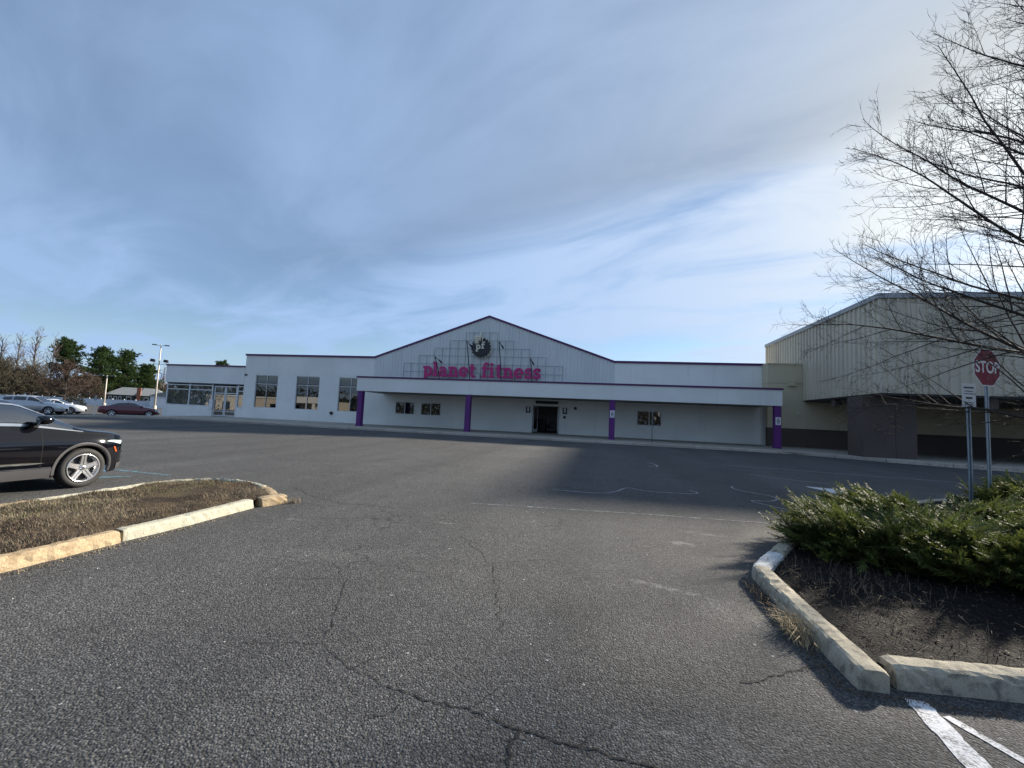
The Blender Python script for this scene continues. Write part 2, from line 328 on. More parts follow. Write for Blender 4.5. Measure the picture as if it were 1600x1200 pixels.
# ------------------------------------------------------------------ mesh helpers
class MB:
    def __init__(s): s.v = []; s.f = []; s.mi = []
    def quad(s, a, b, c, d, mi=0):
        n = len(s.v); s.v += [tuple(a), tuple(b), tuple(c), tuple(d)]; s.f.append((n, n + 1, n + 2, n + 3)); s.mi.append(mi); return s
    def poly(s, pts, mi=0):
        n = len(s.v); s.v += [tuple(p) for p in pts]; s.f.append(tuple(range(n, n + len(pts)))); s.mi.append(mi); return s
    def box(s, x0, x1, y0, y1, z0, z1, mi=0):
        n = len(s.v)
        s.v += [(x0, y0, z0), (x1, y0, z0), (x1, y1, z0), (x0, y1, z0), (x0, y0, z1), (x1, y0, z1), (x1, y1, z1), (x0, y1, z1)]
        for f in ((3, 2, 1, 0), (4, 5, 6, 7), (0, 1, 5, 4), (1, 2, 6, 5), (2, 3, 7, 6), (3, 0, 4, 7)): s.f.append(tuple(n + i for i in f)); s.mi.append(mi)
        return s
    def bbox(s, x0, x1, y0, y1, z0, z1, b=.01, mi=0):
        """box with chamfered vertical-plane edges (octagon-free cheap bevel): three nested rings"""
        n = len(s.v)
        for z, i in ((z0, b), (z0 + b, 0), (z1 - b, 0), (z1, b)):
            s.v += [(x0 + i + b, y0 + i, z), (x1 - i - b, y0 + i, z), (x1 - i, y0 + i + b, z), (x1 - i, y1 - i - b, z), (x1 - i - b, y1 - i, z), (x0 + i + b, y1 - i, z), (x0 + i, y1 - i - b, z), (x0 + i, y0 + i + b, z)]
        for r in range(3):
            for j in range(8):
                a = n + r * 8 + j; c = n + r * 8 + (j + 1) % 8
                s.f.append((a, c, c + 8, a + 8)); s.mi.append(mi)
        s.f.append(tuple(n + j for j in range(7, -1, -1))); s.mi.append(mi)
        s.f.append(tuple(n + 24 + j for j in range(8))); s.mi.append(mi)
        return s
    def tube(s, pts, rads, sides=6, cap=True, mi=0):
        P = [Vector(p) for p in pts]; n = len(P)
        if not hasattr(rads, '__len__'): rads = [rads] * n
        rings = []; up = None
        for i in range(n):
            t = (P[min(i + 1, n - 1)] - P[max(i - 1, 0)])
            t = t.normalized() if t.length > 1e-9 else Vector((0, 0, 1))
            if up is None: up = t.orthogonal().normalized()
            up = (up - t * up.dot(t)); up = up.normalized() if up.length > 1e-6 else t.orthogonal().normalized()
            bi = t.cross(up); ring = []
            for j in range(sides):
                a = 2 * math.pi * j / sides
                q = P[i] + (up * math.cos(a) + bi * math.sin(a)) * rads[i]; ring.append(len(s.v)); s.v.append(tuple(q))
            rings.append(ring)
        for i in range(n - 1):
            for j in range(sides):
                s.f.append((rings[i][j], rings[i][(j + 1) % sides], rings[i + 1][(j + 1) % sides], rings[i + 1][j])); s.mi.append(mi)
        if cap:
            s.f.append(tuple(reversed(rings[0]))); s.mi.append(mi); s.f.append(tuple(rings[-1])); s.mi.append(mi)
        return s
    def prism(s, outline, y0, y1, mi=0, mie=None):
        """outline in (x,z), extruded from y0 to y1"""
        n = len(outline); b = len(s.v)
        s.v += [(x, y0, z) for x, z in outline] + [(x, y1, z) for x, z in outline]
        s.f.append(tuple(range(b, b + n))); s.mi.append(mi)
        s.f.append(tuple(range(b + 2 * n - 1, b + n - 1, -1))); s.mi.append(mi)
        for i in range(n):
            j = (i + 1) % n; s.f.append((b + j, b + i, b + n + i, b + n + j)); s.mi.append(mi if mie is None else mie)
        return s
    def lathe(s, prof, axis_y=True, seg=32, mi=0, closed=False):
        """profile (r, y) spun about the local y axis"""
        b = len(s.v); n = len(prof)
        for j in range(seg):
            a = 2 * math.pi * j / seg
            for r, y in prof: s.v.append((r * math.cos(a), y, r * math.sin(a)))
        for j in range(seg):
            j2 = (j + 1) % seg
            for i in range(n - (0 if closed else 1)):
                i2 = (i + 1) % n
                s.f.append((b + j * n + i, b + j * n + i2, b + j2 * n + i2, b + j2 * n + i)); s.mi.append(mi)
        return s
    def build(s, name, mats, parent=None, smooth=False, fix=False):
        me = bpy.data.meshes.new(name); me.from_pydata(s.v, [], s.f)
        for mm in (mats if isinstance(mats, (list, tuple)) else [mats]): me.materials.append(MATS[mm])
        if max(s.mi, default=0): me.polygons.foreach_set('material_index', s.mi)
        if smooth: me.polygons.foreach_set('use_smooth', [True] * len(me.polygons))
        if fix:
            import bmesh
            bm = bmesh.new(); bm.from_mesh(me); bmesh.ops.recalc_face_normals(bm, faces=bm.faces); bm.to_mesh(me); bm.free()
        me.update()
        o = bpy.data.objects.new(name, me); col.objects.link(o)
        if parent: o.parent = parent
        return o
def np_mesh(name, verts, faces, mat, parent=None, tint=None, smooth=False):
    """fast mesh from numpy arrays of triangles or quads"""
    me = bpy.data.meshes.new(name); nv = len(verts); nf, kf = faces.shape
    me.vertices.add(nv); me.vertices.foreach_set('co', np.ascontiguousarray(verts, np.float32).ravel())
    me.loops.add(nf * kf); me.loops.foreach_set('vertex_index', np.ascontiguousarray(faces, np.int32).ravel())
    me.polygons.add(nf); me.polygons.foreach_set('loop_start', np.arange(nf, dtype=np.int32) * kf)
    if smooth: me.polygons.foreach_set('use_smooth', np.ones(nf, bool))
    if tint is not None:
        a = me.attributes.new('tint', 'FLOAT', 'POINT'); a.data.foreach_set('value', np.ascontiguousarray(tint, np.float32))
    me.materials.append(MATS[mat]); me.update(calc_edges=True)
    o = bpy.data.objects.new(name, me); col.objects.link(o)
    if parent: o.parent = parent
    return o
def tag(o, label=None, cat=None, group=None, kind=None):
    for key, v in (('label', label), ('category', cat), ('group', group), ('kind', kind)):
        if v: o[key] = v
    return o
def empty(name, loc=(0, 0, 0), rz=0.):
    o = bpy.data.objects.new(name, None); col.objects.link(o); o.location = loc; o.rotation_euler = (0, 0, rz); o.empty_display_size = .2
    return o
def share(src, name, parent, loc=(0, 0, 0), rz=0.):
    o = src.copy(); o.name = name; col.objects.link(o); o.parent = parent; o.location = loc; o.rotation_euler = (0, 0, rz); return o
def lerp(a, b, t): return a + (b - a) * t
def gz(x, y):
    """lot surface: rises gently to the shops, dips to the west"""
    fy = min(max((y - 5) / 24, 0), 1); fx = min(max((x + 46) / 12, 0), 1)
    return .32 * fy * (.1 + .9 * fx)
def walk_z(x):
    if x > -37: return .55
    return .55 - .25 * min((-37 - x) / 6, 2.)

# ------------------------------------------------------------------ ground
def make_ground():
    xs = sorted(set([-2500, -800, -300, -120, -70] + list(np.arange(-58, 60, 4.0)) + [-46, -34, 80, 150, 400, 1000, 2500]))
    ys = sorted(set([-2500, -800, -200, -60, -20, 0, 5, 29] + list(np.arange(5, 60, 4.0)) + [80, 150, 400, 1000, 2500]))
    v = [(x, y, gz(x, y)) for y in ys for x in xs]; nx = len(xs)
    f = [(j * nx + i, j * nx + i + 1, (j + 1) * nx + i + 1, (j + 1) * nx + i) for j in range(len(ys) - 1) for i in range(nx - 1)]
    b = MB(); b.v = v; b.f = f; b.mi = [0] * len(f)
    return tag(b.build('parking_lot', 'asphalt'), 'grey worn asphalt parking lot with cracks and scuffs', 'ground', kind='structure')
lot = make_ground()

def ribbon(name, pts, width, mat, parent=lot, dz=.004, jitter=0., sub=6, taper=False):
    """flat strip on the lot surface following pts"""
    P = [Vector((x, y, 0)) for x, y in pts]; Q = []
    for a, b in zip(P[:-1], P[1:]):
        for i in range(sub): Q.append(a.lerp(b, i / sub))
    Q.append(P[-1]); rnd = random.Random(len(Q) * 7 + int(P[0].x * 100))
    m = MB(); L = []; n = len(Q)
    for i, q in enumerate(Q):
        t = (Q[min(i + 1, n - 1)] - Q[max(i - 1, 0)]).normalized(); s = Vector((-t.y, t.x, 0))
        wd = width[min(int(i / n * len(width)), len(width) - 1)] if isinstance(width, (list, tuple)) else width
        wd *= 1 + rnd.uniform(-jitter, jitter)
        if taper: wd *= max(.12, math.sin(math.pi * (i + .5) / n) ** .6)
        o = s * rnd.uniform(-1, 1) * jitter * .012
        for sg in (-1, 1):
            p = q + o + s * sg * wd / 2; L.append((p.x, p.y, gz(p.x, p.y) + dz))
    m.v = L
    for i in range(n - 1): m.f.append((2 * i + 1, 2 * i, 2 * i + 2, 2 * i + 3)); m.mi.append(0)
    return m.build(name, mat, parent)
def curve_pts(pts, it=3):
    for _ in range(it):
        q = [pts[0]]
        for (x0, y0), (x1, y1) in zip(pts[:-1], pts[1:]): q += [(lerp(x0, x1, .25), lerp(y0, y1, .25)), (lerp(x0, x1, .75), lerp(y0, y1, .75))]
        pts = q + [pts[-1]]
    return pts
def wander(pts, amp, seed, n=7):
    rnd = random.Random(seed); out = []
    for (x0, y0), (x1, y1) in zip(pts[:-1], pts[1:]):
        for i in range(n): t = i / n; out.append((lerp(x0, x1, t) + rnd.gauss(0, amp), lerp(y0, y1, t) + rnd.gauss(0, amp)))
    out.append(pts[-1]); return out
ribbon('crack', wander([(-2.05, 3.3), (-1.98, 3.05), (-1.6, 2.82), (-1.05, 2.66), (-.71, 2.64), (-.39, 2.55), (-.06, 2.51), (.27, 2.48), (.62, 2.40), (.95, 2.45)], .011, 1), [.004, .006, .009, .011, .012, .010, .008], 'crack_fill', jitter=.6, sub=2)
ribbon('crack', wander([(-.39, 2.55), (-.40, 2.40), (-.38, 2.1)], .01, 2), .014, 'crack_fill', jitter=.6, sub=2)
ribbon('crack', wander([(1.02, 3.37), (1.16, 3.45), (1.5, 3.70), (1.72, 3.78)], .012, 3), .011, 'crack_fill', jitter=.6, sub=2)
ribbon('crack', wander([(-2.9, 4.6), (-2.5, 4.2), (-2.05, 3.3)], .015, 4), .006, 'crack_fill', jitter=.6, sub=2)
ribbon('crack', wander([(-6.3, 8.35), (-5.6, 7.8), (-5.1, 7.5), (-4.4, 7.35), (-3.2, 7.4)], .02, 5), .010, 'crack_fill', jitter=.6, sub=2)
ribbon('crack', wander([(-1.9, 6.2), (-1.2, 5.2), (-.9, 4.2), (-.7, 3.6)], .03, 6), .006, 'crack_fill', jitter=.6, sub=2)
for i_, (p0, p1) in enumerate([((-1.05, 2.66), (-1.25, 2.35)), ((-.06, 2.51), (.15, 2.75)), ((-1.98, 3.05), (-2.5, 2.9)), ((-.71, 2.64), (-.55, 2.95)), ((.62, 2.40), (.8, 2.2)), ((-1.6, 2.82), (-1.35, 3.15)), ((-2.5, 4.2), (-3.3, 4.0)), ((-1.2, 5.2), (-.6, 5.5))]):
    ribbon('crack', wander([p0, p1], .012, 60 + i_), .004, 'crack_fill', jitter=.7, sub=2)
# old painted bay line, stop bar, edge lines, tyre-chalk squiggles
ribbon('bay_line', [(-2.4, 8.27), (.83, 8.63), (3.5, 8.78)], .05, 'white_paint_faint', jitter=.2)
def sheet(name, pts, mat, dz=.005, n=8):
    (a, b, c, d) = [Vector((*p, 0)) for p in pts]; m = MB()
    for i in range(n):
        q = []
        for t in (i / n, (i + 1) / n):
            q.append((a.lerp(d, t), b.lerp(c, t)))
        m.quad(*[(p.x, p.y, gz(p.x, p.y) + dz) for p in (q[0][0], q[0][1], q[1][1], q[1][0])])
    return m.build(name, mat, lot)
sheet('stop_bar', [(6.0, 14.3), (6.65, 14.15), (7.4, 11.2), (6.75, 11.3)], 'white_paint_worn')
ribbon('painted_line', [(2.12, 3.50), (2.06, 3.0), (1.98, 2.5), (1.90, 2.1)], .135, 'white_paint_worn', jitter=.10, sub=14)
ribbon('painted_line', [(2.20, 3.36), (2.36, 3.0), (2.58, 2.55), (2.75, 2.2)], [.06, .085, .10], 'white_paint_worn', jitter=.14, sub=14)
ribbon('chalk_squiggle', curve_pts([(-1.0, 10.5), (.14, 10.41), (.52, 10.93), (.80, 11.75), (1.15, 11.25), (1.98, 11.33), (2.4, 11.42), (2.52, 11.7), (2.35, 11.95)]), .05, 'chalk_trace', jitter=.2, sub=2)
ribbon('chalk_squiggle', curve_pts([(4.3, 10.0), (3.92, 10.28), (3.4, 11.15), (4.0, 11.1), (4.45, 11.9), (3.6, 12.6), (3.7, 13.2)]), .05, 'chalk_trace', jitter=.2, sub=2)
ribbon('chalk_squiggle', curve_pts([(1.9, 17.2), (2.2, 16.8), (2.3, 17.8), (2.0, 18.4)]), .07, 'chalk_trace', jitter=.2, sub=2)
ribbon('chalk_squiggle', curve_pts([(5.2, 16.5), (6.2, 15.6), (7.4, 15.2)]), .06, 'chalk_trace', jitter=.2, sub=2)
ribbon('chalk_squiggle', curve_pts([(5.0, 19.4), (8.0, 18.9), (13., 18.2)]), .07, 'chalk_trace', jitter=.2, sub=2)
ribbon('accessible_bay_mark', [(-11.2, 6.9), (-10.6, 7.6), (-10.2, 8.0)], [.14, .3, .14], 'blue_paint_worn', jitter=.2)
ribbon('accessible_bay_mark', [(-12.0, 8.6), (-10.9, 8.5), (-9.7, 8.45)], .12, 'blue_paint_worn', jitter=.2)

# small stones and litter scattered over the tarmac near the lens
def scatter_grit():
    rnd = random.Random(5); m = MB()
    for i in range(90):
        x, y = rnd.uniform(-7, 2.5), rnd.uniform(2.1, 9.5)
        if x < -5.2 or (x > 1.6 and y > 3.3): continue
        r = rnd.uniform(.003, .0065); z = gz(x, y); a = rnd.uniform(0, 6)
        top = (x + rnd.uniform(-.3, .3) * r, y + rnd.uniform(-.3, .3) * r, z + r * .9)
        ring = [(x + r * math.cos(a + j * 1.57) * rnd.uniform(.7, 1.2), y + r * math.sin(a + j * 1.57) * rnd.uniform(.7, 1.2), z + .0005) for j in range(4)]
        for j in range(4): m.poly([ring[j], ring[(j + 1) % 4], top])
    tag(m.build('loose_grit', 'litter_white'), 'tiny pale stones scattered over the near asphalt', 'grit', kind='stuff')
scatter_grit()

# ------------------------------------------------------------------ sidewalk with kerb
KERB = [(-50, 29.2), (-46, 29.1), (-42, 29), (9, 29), (11.5, 28.7), (13.2, 27.8), (15, 26.5), (17.2, 25.3), (20, 24.6), (24, 24.3), (46, 24.2)]
def kerb_y(x): return float(np.interp(x, [p[0] for p in KERB], [p[1] for p in KERB]))
def make_sidewalk():
    base = MB(); xs = list(np.arange(-50, 47, 1.5))
    for a, b in zip(xs[:-1], xs[1:]):
        base.quad((a, kerb_y(a) + .05, walk_z(a) - .16), (b, kerb_y(b) + .05, walk_z(b) - .16), (b, 37.5, walk_z(b) - .08), (a, 37.5, walk_z(a) - .08))
    root = tag(base.build('sidewalk', 'kerb_street'), 'concrete sidewalk with kerb along the shop fronts', 'sidewalk', kind='structure')
    # slabs: two courses, joints left open
    edges = [-50]
    while edges[-1] < 46: edges.append(edges[-1] + 3.0)
    for a, b in zip(edges[:-1], edges[1:]):
        for c in range(2):
            def pt(x, t): y0 = kerb_y(x) + .19; y1 = 37.4; y = lerp(y0, y1, t); return (x, y, lerp(walk_z(x) - .08, walk_z(x), min(1, (y - y0) / max(.1, 36 - y0))))
            t0, t1 = (0, .35) if c == 0 else (.352, 1); m = MB()
            p = [pt(a + .008, t0), pt(b - .008, t0), pt(b - .008, t1), pt(a + .008, t1)]; q = [(x, y, z - .07) for x, y, z in p]
            m.poly(p)
            for i in range(4): m.quad(p[(i + 1) % 4], p[i], q[i], q[(i + 1) % 4])
            m.build('slab', 'sidewalk_concrete', root)
    # kerb stones
    pts = []; 
    for (x0, y0), (x1, y1) in zip(KERB[:-1], KERB[1:]):
        n = max(1, round(math.hypot(x1 - x0, y1 - y0) / 3.0))
        for i in range(n): pts.append((lerp(x0, x1, i / n), lerp(y0, y1, i / n)))
    pts.append(KERB[-1]); rnd = random.Random(3)
    for (x0, y0), (x1, y1) in zip(pts[:-1], pts[1:]):
        d = Vector((x1 - x0, y1 - y0, 0)).normalized(); nrm = Vector((-d.y, d.x, 0)); m = MB(); dz = rnd.uniform(-.012, .008)
        prof = [(0, -.25), (.006, -.03), (.03, 0), (.175, .0), (.175, -.25)]
        ends = []
        for (x, y, s) in ((x0, y0, .012), (x1, y1, -.012)):
            z = walk_z(x) - .075 + dz; ends.append([tuple(Vector((x, y, z)) + d * s + nrm * o + Vector((0, 0, h))) for o, h in prof])
        for i in range(4): m.quad(ends[0][i], ends[1][i], ends[1][i + 1], ends[0][i + 1])
        m.poly(ends[0]); m.poly(list(reversed(ends[1])))
        m.build('kerb_stone', 'kerb_street', root)
make_sidewalk()

# ------------------------------------------------------------------ gym building
def wall_holes(m, x0, x1, z0, z1, y0, y1, holes=(), mi=0):
    """wall slab in the xz plane from y0 (front) to y1 (back) with rectangular openings"""
    xs = sorted({x0, x1, *[h[0] for h in holes], *[h[1] for h in holes]}); zs = sorted({z0, z1, *[h[2] for h in holes], *[h[3] for h in holes]})
    for a, b in zip(xs[:-1], xs[1:]):
        for c, d in zip(zs[:-1], zs[1:]):
            mx, mz = (a + b) / 2, (c + d) / 2
            if any(h[0] < mx < h[1] and h[2] < mz < h[3] for h in holes): continue
            m.quad((a, y0, c), (b, y0, c), (b, y0, d), (a, y0, d), mi); m.quad((b, y1, c), (a, y1, c), (a, y1, d), (b, y1, d), mi)
    for a, b, c, d in list(holes) + [(x1, x0, z0, z1)]:
        m.quad((a, y0, c), (a, y0, d), (a, y1, d), (a, y1, c), mi); m.quad((b, y0, d), (b, y0, c), (b, y1, c), (b, y1, d), mi)
        m.quad((a, y0, d), (b, y0, d), (b, y1, d), (a, y1, d), mi); m.quad((b, y0, c), (a, y0, c), (a, y1, c), (b, y1, c), mi)
    return m
YW = 36.0; ZW = .50
gym = tag(empty('gym_building', (-10, 36, .55)), 'long pale grey gym building with gable, purple trim and purple columned canopy', 'building')
GO = Vector(gym.location)
def part(m, name, mats, parent=None, **kw):
    """part of the gym, written in world coordinates"""
    m.v = [(x - GO.x, y - GO.y, z - GO.z) for x, y, z in m.v]
    return m.build(name, mats, parent or gym, **kw)
ROOF = 6.68; PEAK = 10.45; GX0, GXM, GX1 = -20.1, -9.5, 1.2
WIN = [(-32.45, -30.0), (-28.0, -25.55), (-23.53, -21.1)]
SLIDE = [(-17.8, -15.93), (-15.36, -13.47), (3.05, 4.96)]
DOOR = (-5.35, -3.17, .55, 2.79)
# left wall: three courses of stucco boards with open joints, windows between
zs_ = [(ZW - .3, 3.93), (3.955, 4.82), (4.845, ROOF)]
for i, (a, b) in enumerate(zs_):
    m = MB(); hol = [(x0, x1, max(a, 1.57), min(b, 4.70)) for x0, x1 in WIN if min(b, 4.70) > max(a, 1.57)]
    wall_holes(m, -33.72, GX0, a, b, YW, YW + .25, hol); part(m, 'wall_band', 'stucco_white')
m = MB(); wall_holes(m, -33.70, GX0, ZW, ROOF, YW + .02, YW + .23, [(x0 - .01, x1 + .01, 1.56, 4.71) for x0, x1 in WIN]); part(m, 'wall', 'stucco_white')
# wall below the canopy and right wall
m = MB(); wall_holes(m, GX0 + .002, GX1, ZW - .3, 4.36, YW + .004, YW + .25, [(a, b, 1.56, 2.70) for a, b in SLIDE[:2]] + [(DOOR[0], DOOR[1], ZW - .1, DOOR[3]), (-5.15, -3.22, 2.98, 3.24)]); part(m, 'wall', 'stucco_white')
m = MB(); wall_holes(m, GX1 + .002, 12.52, ZW - .3, ROOF, YW, YW + .25, [(SLIDE[2][0], SLIDE[2][1], 1.55, 2.75)]); part(m, 'wall', 'stucco_white')
m = MB(); m.box(12.05, 12.53, 35.80, 35.995, ZW - .2, 3.3); part(m, 'pilaster', 'stucco_white')
# corrugated gable, separate sheets lapped side by side
def ribbed(x0, x1, top, z0, y, pitch=.3, depth=.035):
    """one corrugated sheet; top(x) gives its upper edge"""
    m = MB(); pr = []; n = max(1, round((x1 - x0) / pitch)); st = (x1 - x0) / n
    for i in range(n):
        a = x0 + i * st
        pr += [(a, 0), (a + st * .62, 0), (a + st * .70, -depth), (a + st * .92, -depth)]
    pr.append((x1, 0))
    for (xa, ya), (xb, yb) in zip(pr[:-1], pr[1:]):
        m.quad((xa, y + ya, z0), (xb, y + yb, z0), (xb, y + yb, top(xb)), (xa, y + ya, top(xa)))
    return m
def gtop(x): return ROOF + (PEAK - ROOF) * (1 - abs(x - GXM) / (GXM - GX0 if x < GXM else GX1 - GXM))
n = 24
for i in range(n):
    a, b = lerp(GX0, GX1, i / n), lerp(GX0, GX1, (i + 1) / n)
    m = ribbed(a + .002, b - .002, gtop, 4.3, YW - .002 * (i % 2)); part(m, 'siding_sheet', 'gable_metal')
m = MB(); m.poly([(GX0, YW + .05, 4.3), (GX1, YW + .05, 4.3), (GX1, YW + .05, ROOF), (GXM, YW + .05, PEAK), (GX0, YW + .05, ROOF)]); part(m, 'gable_wall', 'gable_metal')
# purple edge trim
for a, b in (((-33.78, ROOF), (GX0, ROOF)), ((GX0, ROOF), (GXM, PEAK)), ((GXM, PEAK), (GX1, ROOF)), ((GX1, ROOF), (12.58, ROOF))):
    m = MB(); d = .16; m.prism([(a[0], a[1] - d + .03), (b[0], b[1] - d + .03), (b[0], b[1] + .04), (a[0], a[1] + .04)], YW - .09, YW + .28); part(m, 'roof_trim', 'purple_trim', fix=True)
# roofs, flanks and back
m = MB(); D = 26.
m.box(-33.70, GX0, YW + .26, YW + D, ROOF - .35, ROOF - .10); part(m, 'flat_roof', 'roof_membrane')
m = MB(); m.box(GX1, 12.5, YW + .26, YW + D, ROOF - .35, ROOF - .10); part(m, 'flat_roof', 'roof_membrane')
m = MB(); m.prism([(GX0, ROOF - .1), (GXM, PEAK - .1), (GX1, ROOF - .1), (GX1, ROOF - .3), (GXM, PEAK - .3), (GX0, ROOF - .3)], YW + .06, YW + D); part(m, 'gable_roof', 'coping_grey', fix=True)
m = MB(); m.box(-33.72, -33.5, YW + .255, YW + D, ZW - .3, ROOF - .02); m.box(12.3, 12.52, YW + .255, YW + D, ZW - .3, ROOF - .02); m.box(-33.4, 12.2, YW + D - .2, YW + D, ZW - .3, ROOF - .4); part(m, 'flank_wall', 'stucco_white')

def window(x0, x1, z0, z1, nx, zbars, depth=.10, fr=.055, fmat='alu_frame', gmat='dark_glass', sill=False):
    """frame with mullions and one pane per light"""
    y = YW + depth; m = MB()
    wall_holes(m, x0 + .003, x1 - .003, z0 + .003, z1 - .003, y - .05, y + .05, [(x0 + fr, x1 - fr, z0 + fr, z1 - fr)])
    f = part(m, 'window', fmat)
    xs = [lerp(x0 + fr, x1 - fr, i / nx) for i in range(nx + 1)]; zz = [z0 + fr] + list(zbars) + [z1 - fr]
    for xm in xs[1:-1]: mm = MB(); mm.box(xm - fr * .45, xm + fr * .45, y - .045, y + .045, z0 + fr, z1 - fr); mull = part(mm, 'mullion', fmat, None)
    for zb in zbars:
        for a, b in zip(xs[:-1], xs[1:]):
            mm = MB(); mm.box(a + fr * .45, b - fr * .45, y - .040, y + .040, zb - fr * .45, zb + fr * .45); part(mm, 'mullion', fmat)
    for a, b in zip(xs[:-1], xs[1:]):
        for c, d in zip(zz[:-1], zz[1:]):
            t = random.uniform(-.006, .006); mm = MB(); mm.quad((a, y + .01 + t, c), (b, y + .01 - t, c), (b, y + .012 - t, d), (a, y + .012 + t, d)); part(mm, 'pane', gmat)
    if sill:
        mm = MB(); mm.box(x0 - .04, x1 + .04, YW - .05, YW + .04, z0 - .06, z0 - .003); part(mm, 'sill', fmat)
for a, b in WIN: window(a, b, 1.57, 4.70, 2, [3.85])
for a, b in SLIDE: window(a, b, 1.56 if a < 0 else 1.55, 2.70 if a < 0 else 2.75, 2, [], depth=.03, fr=.07, fmat='white_frame')
# fire-hose connection low on the left wall
m = MB(); m.lathe([(.0, -.16), (.10, -.16), (.11, -.13), (.14, -.13), (.15, -.06), (.15, 0), (.0, 0)], seg=16)
m.v = [(x - 24.07, y + YW, z + 1.37) for x, y, z in m.v]; part(m, 'hose_connection', 'black_plastic', smooth=False)
# small camera at the corner
m = MB(); m.box(-33.66, -33.45, YW - .12, YW - .002, 4.60, 4.74); part(m, 'wall_camera', 'black_plastic')

# canopy
CY = 31.5; CX0, CX1 = -19.0, 11.93
m = MB(); m.bbox(CX0, CX1, CY, CY + .30, 3.30, 4.36, .01); part(m, 'canopy_fascia', 'stucco_white')
m = MB(); m.box(CX0, CX0 + .28, CY + .302, YW - .003, 3.30, 4.36); part(m, 'canopy_return', 'stucco_white')
m = MB(); m.box(CX1 - .28, CX1, CY + .302, YW - .003, 3.30, 4.36); part(m, 'canopy_return', 'stucco_white')
m = MB(); m.box(CX0 - .05, CX1 + .05, CY - .06, CY + .34, 4.362, 4.48); m.box(CX0 - .05, CX0 + .3, CY + .342, YW - .06, 4.362, 4.478); m.box(CX1 - .3, CX1 + .05, CY + .342, YW - .06, 4.362, 4.478); part(m, 'canopy_trim', 'purple_trim')
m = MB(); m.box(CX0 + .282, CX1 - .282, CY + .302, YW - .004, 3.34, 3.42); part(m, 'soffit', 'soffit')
m = MB(); m.box(CX0 + .282, CX1 - .282, CY + .302, YW - .06, 4.15, 4.25); part(m, 'canopy_roof', 'roof_membrane')
for x in (-18.70, -9.70, .99, 11.69):
    m = MB(); m.bbox(x - .2, x + .2, CY + .06, CY + .46, ZW - .12, 3.299, .012); c = part(m, 'column', 'purple_column')
    m = MB(); m.bbox(x - .23, x + .23, CY + .03, CY + .49, ZW - .13, ZW + .10, .012); part(m, 'column_base', 'purple_column')
# door: white frame, leaf swung inwards, dim lobby behind
m = MB(); wall_holes(m, DOOR[0] - .08, DOOR[1] + .08, ZW, DOOR[3] + .08, YW - .03, YW + .14, [(DOOR[0], DOOR[1], ZW - .1, DOOR[3])]); part(m, 'door_frame', 'white_frame')
def leaf(hx, sgn, ang):
    fr = .10; W_ = 1.05; m = MB(); wall_holes(m, 0, W_, .06, 2.2, -.022, .022, [(fr, W_ - fr, .30, 2.1)])
    g = MB(); g.quad((fr, 0, .30), (W_ - fr, 0, .30), (W_ - fr, 0, 2.1), (fr, 0, 2.1))
    h = MB(); h.tube([(fr, -.06, 1.0), (W_ - fr, -.06, 1.0)], .018, 6)
    ob = m.build('door', 'white_frame', gym); ob.location = (hx - GO.x, YW + .10 - GO.y, .55 - GO.z); ob.rotation_euler = (0, 0, ang)
    g.build('pane', 'shop_glass', ob); h.build('push_bar', 'dark_metal', ob)
leaf(DOOR[0] + .05, 1, R(78)); leaf(DOOR[1] - .05, -1, R(98))
m = MB(); m.box(-5.10, -3.27, YW + .05, YW + .08, 3.0, 3.22); part(m, 'transom_grille', 'dark_metal')
m = MB()
X0, X1, Y0, Y1 = -8.0, -.5, YW + .252, YW + 7
m.quad((X0, Y0, ZW + .03), (X1, Y0, ZW + .03), (X1, Y1, ZW + .03), (X0, Y1, ZW + .03), 1)
m.quad((X0, Y0, 3.3), (X1, Y0, 3.3), (X1, Y1, 3.3), (X0, Y1, 3.3)); m.quad((X0, Y1, ZW), (X1, Y1, ZW), (X1, Y1, 3.3), (X0, Y1, 3.3))
m.quad((X0, Y0, ZW), (X0, Y1, ZW), (X0, Y1, 3.3), (X0, Y0, 3.3)); m.quad((X1, Y0, ZW), (X1, Y1, ZW), (X1, Y1, 3.3), (X1, Y0, 3.3)); part(m, 'lobby', ['room_wall', 'room_floor'])
# black armchair and dark cabinet seen through the door
ch = tag(empty('armchair', (-3.85, YW + 2.2, ZW + .03)), 'black armchair inside the open gym doorway', 'chair')
m = MB(); m.bbox(-.36, .36, -.38, .32, .16, .44, .04); m.build('seat', 'black_plastic', ch)
m = MB(); m.bbox(-.36, .36, .24, .42, .30, .86, .05); m.build('backrest', 'black_plastic', ch)
for s in (-1, 1):
    m = MB(); m.bbox(*sorted((s * .37, s * .50)), -.38, .40, .10, .62, .03); m.build('armrest', 'black_plastic', ch)
    for y in (-.33, .35): m = MB(); m.tube([(s * .42, y, 0), (s * .42, y, .14)], .02, 6); m.build('leg', 'dark_metal', ch)
cb_ = tag(empty('cabinet', (-5.05, YW + 3.2, ZW + .03)), 'dark cabinet standing behind the open door leaf in the lobby', 'cabinet')
m = MB(); m.bbox(-.45, .45, -.3, .3, .05, 1.25, .015); m.build('carcass', 'dark_metal', cb_)
for s in (-1, 1): m = MB(); m.bbox(*sorted((s * .01, s * .43)), -.325, -.302, .09, 1.21, .004); m.build('cabinet_door', 'black_plastic', cb_)
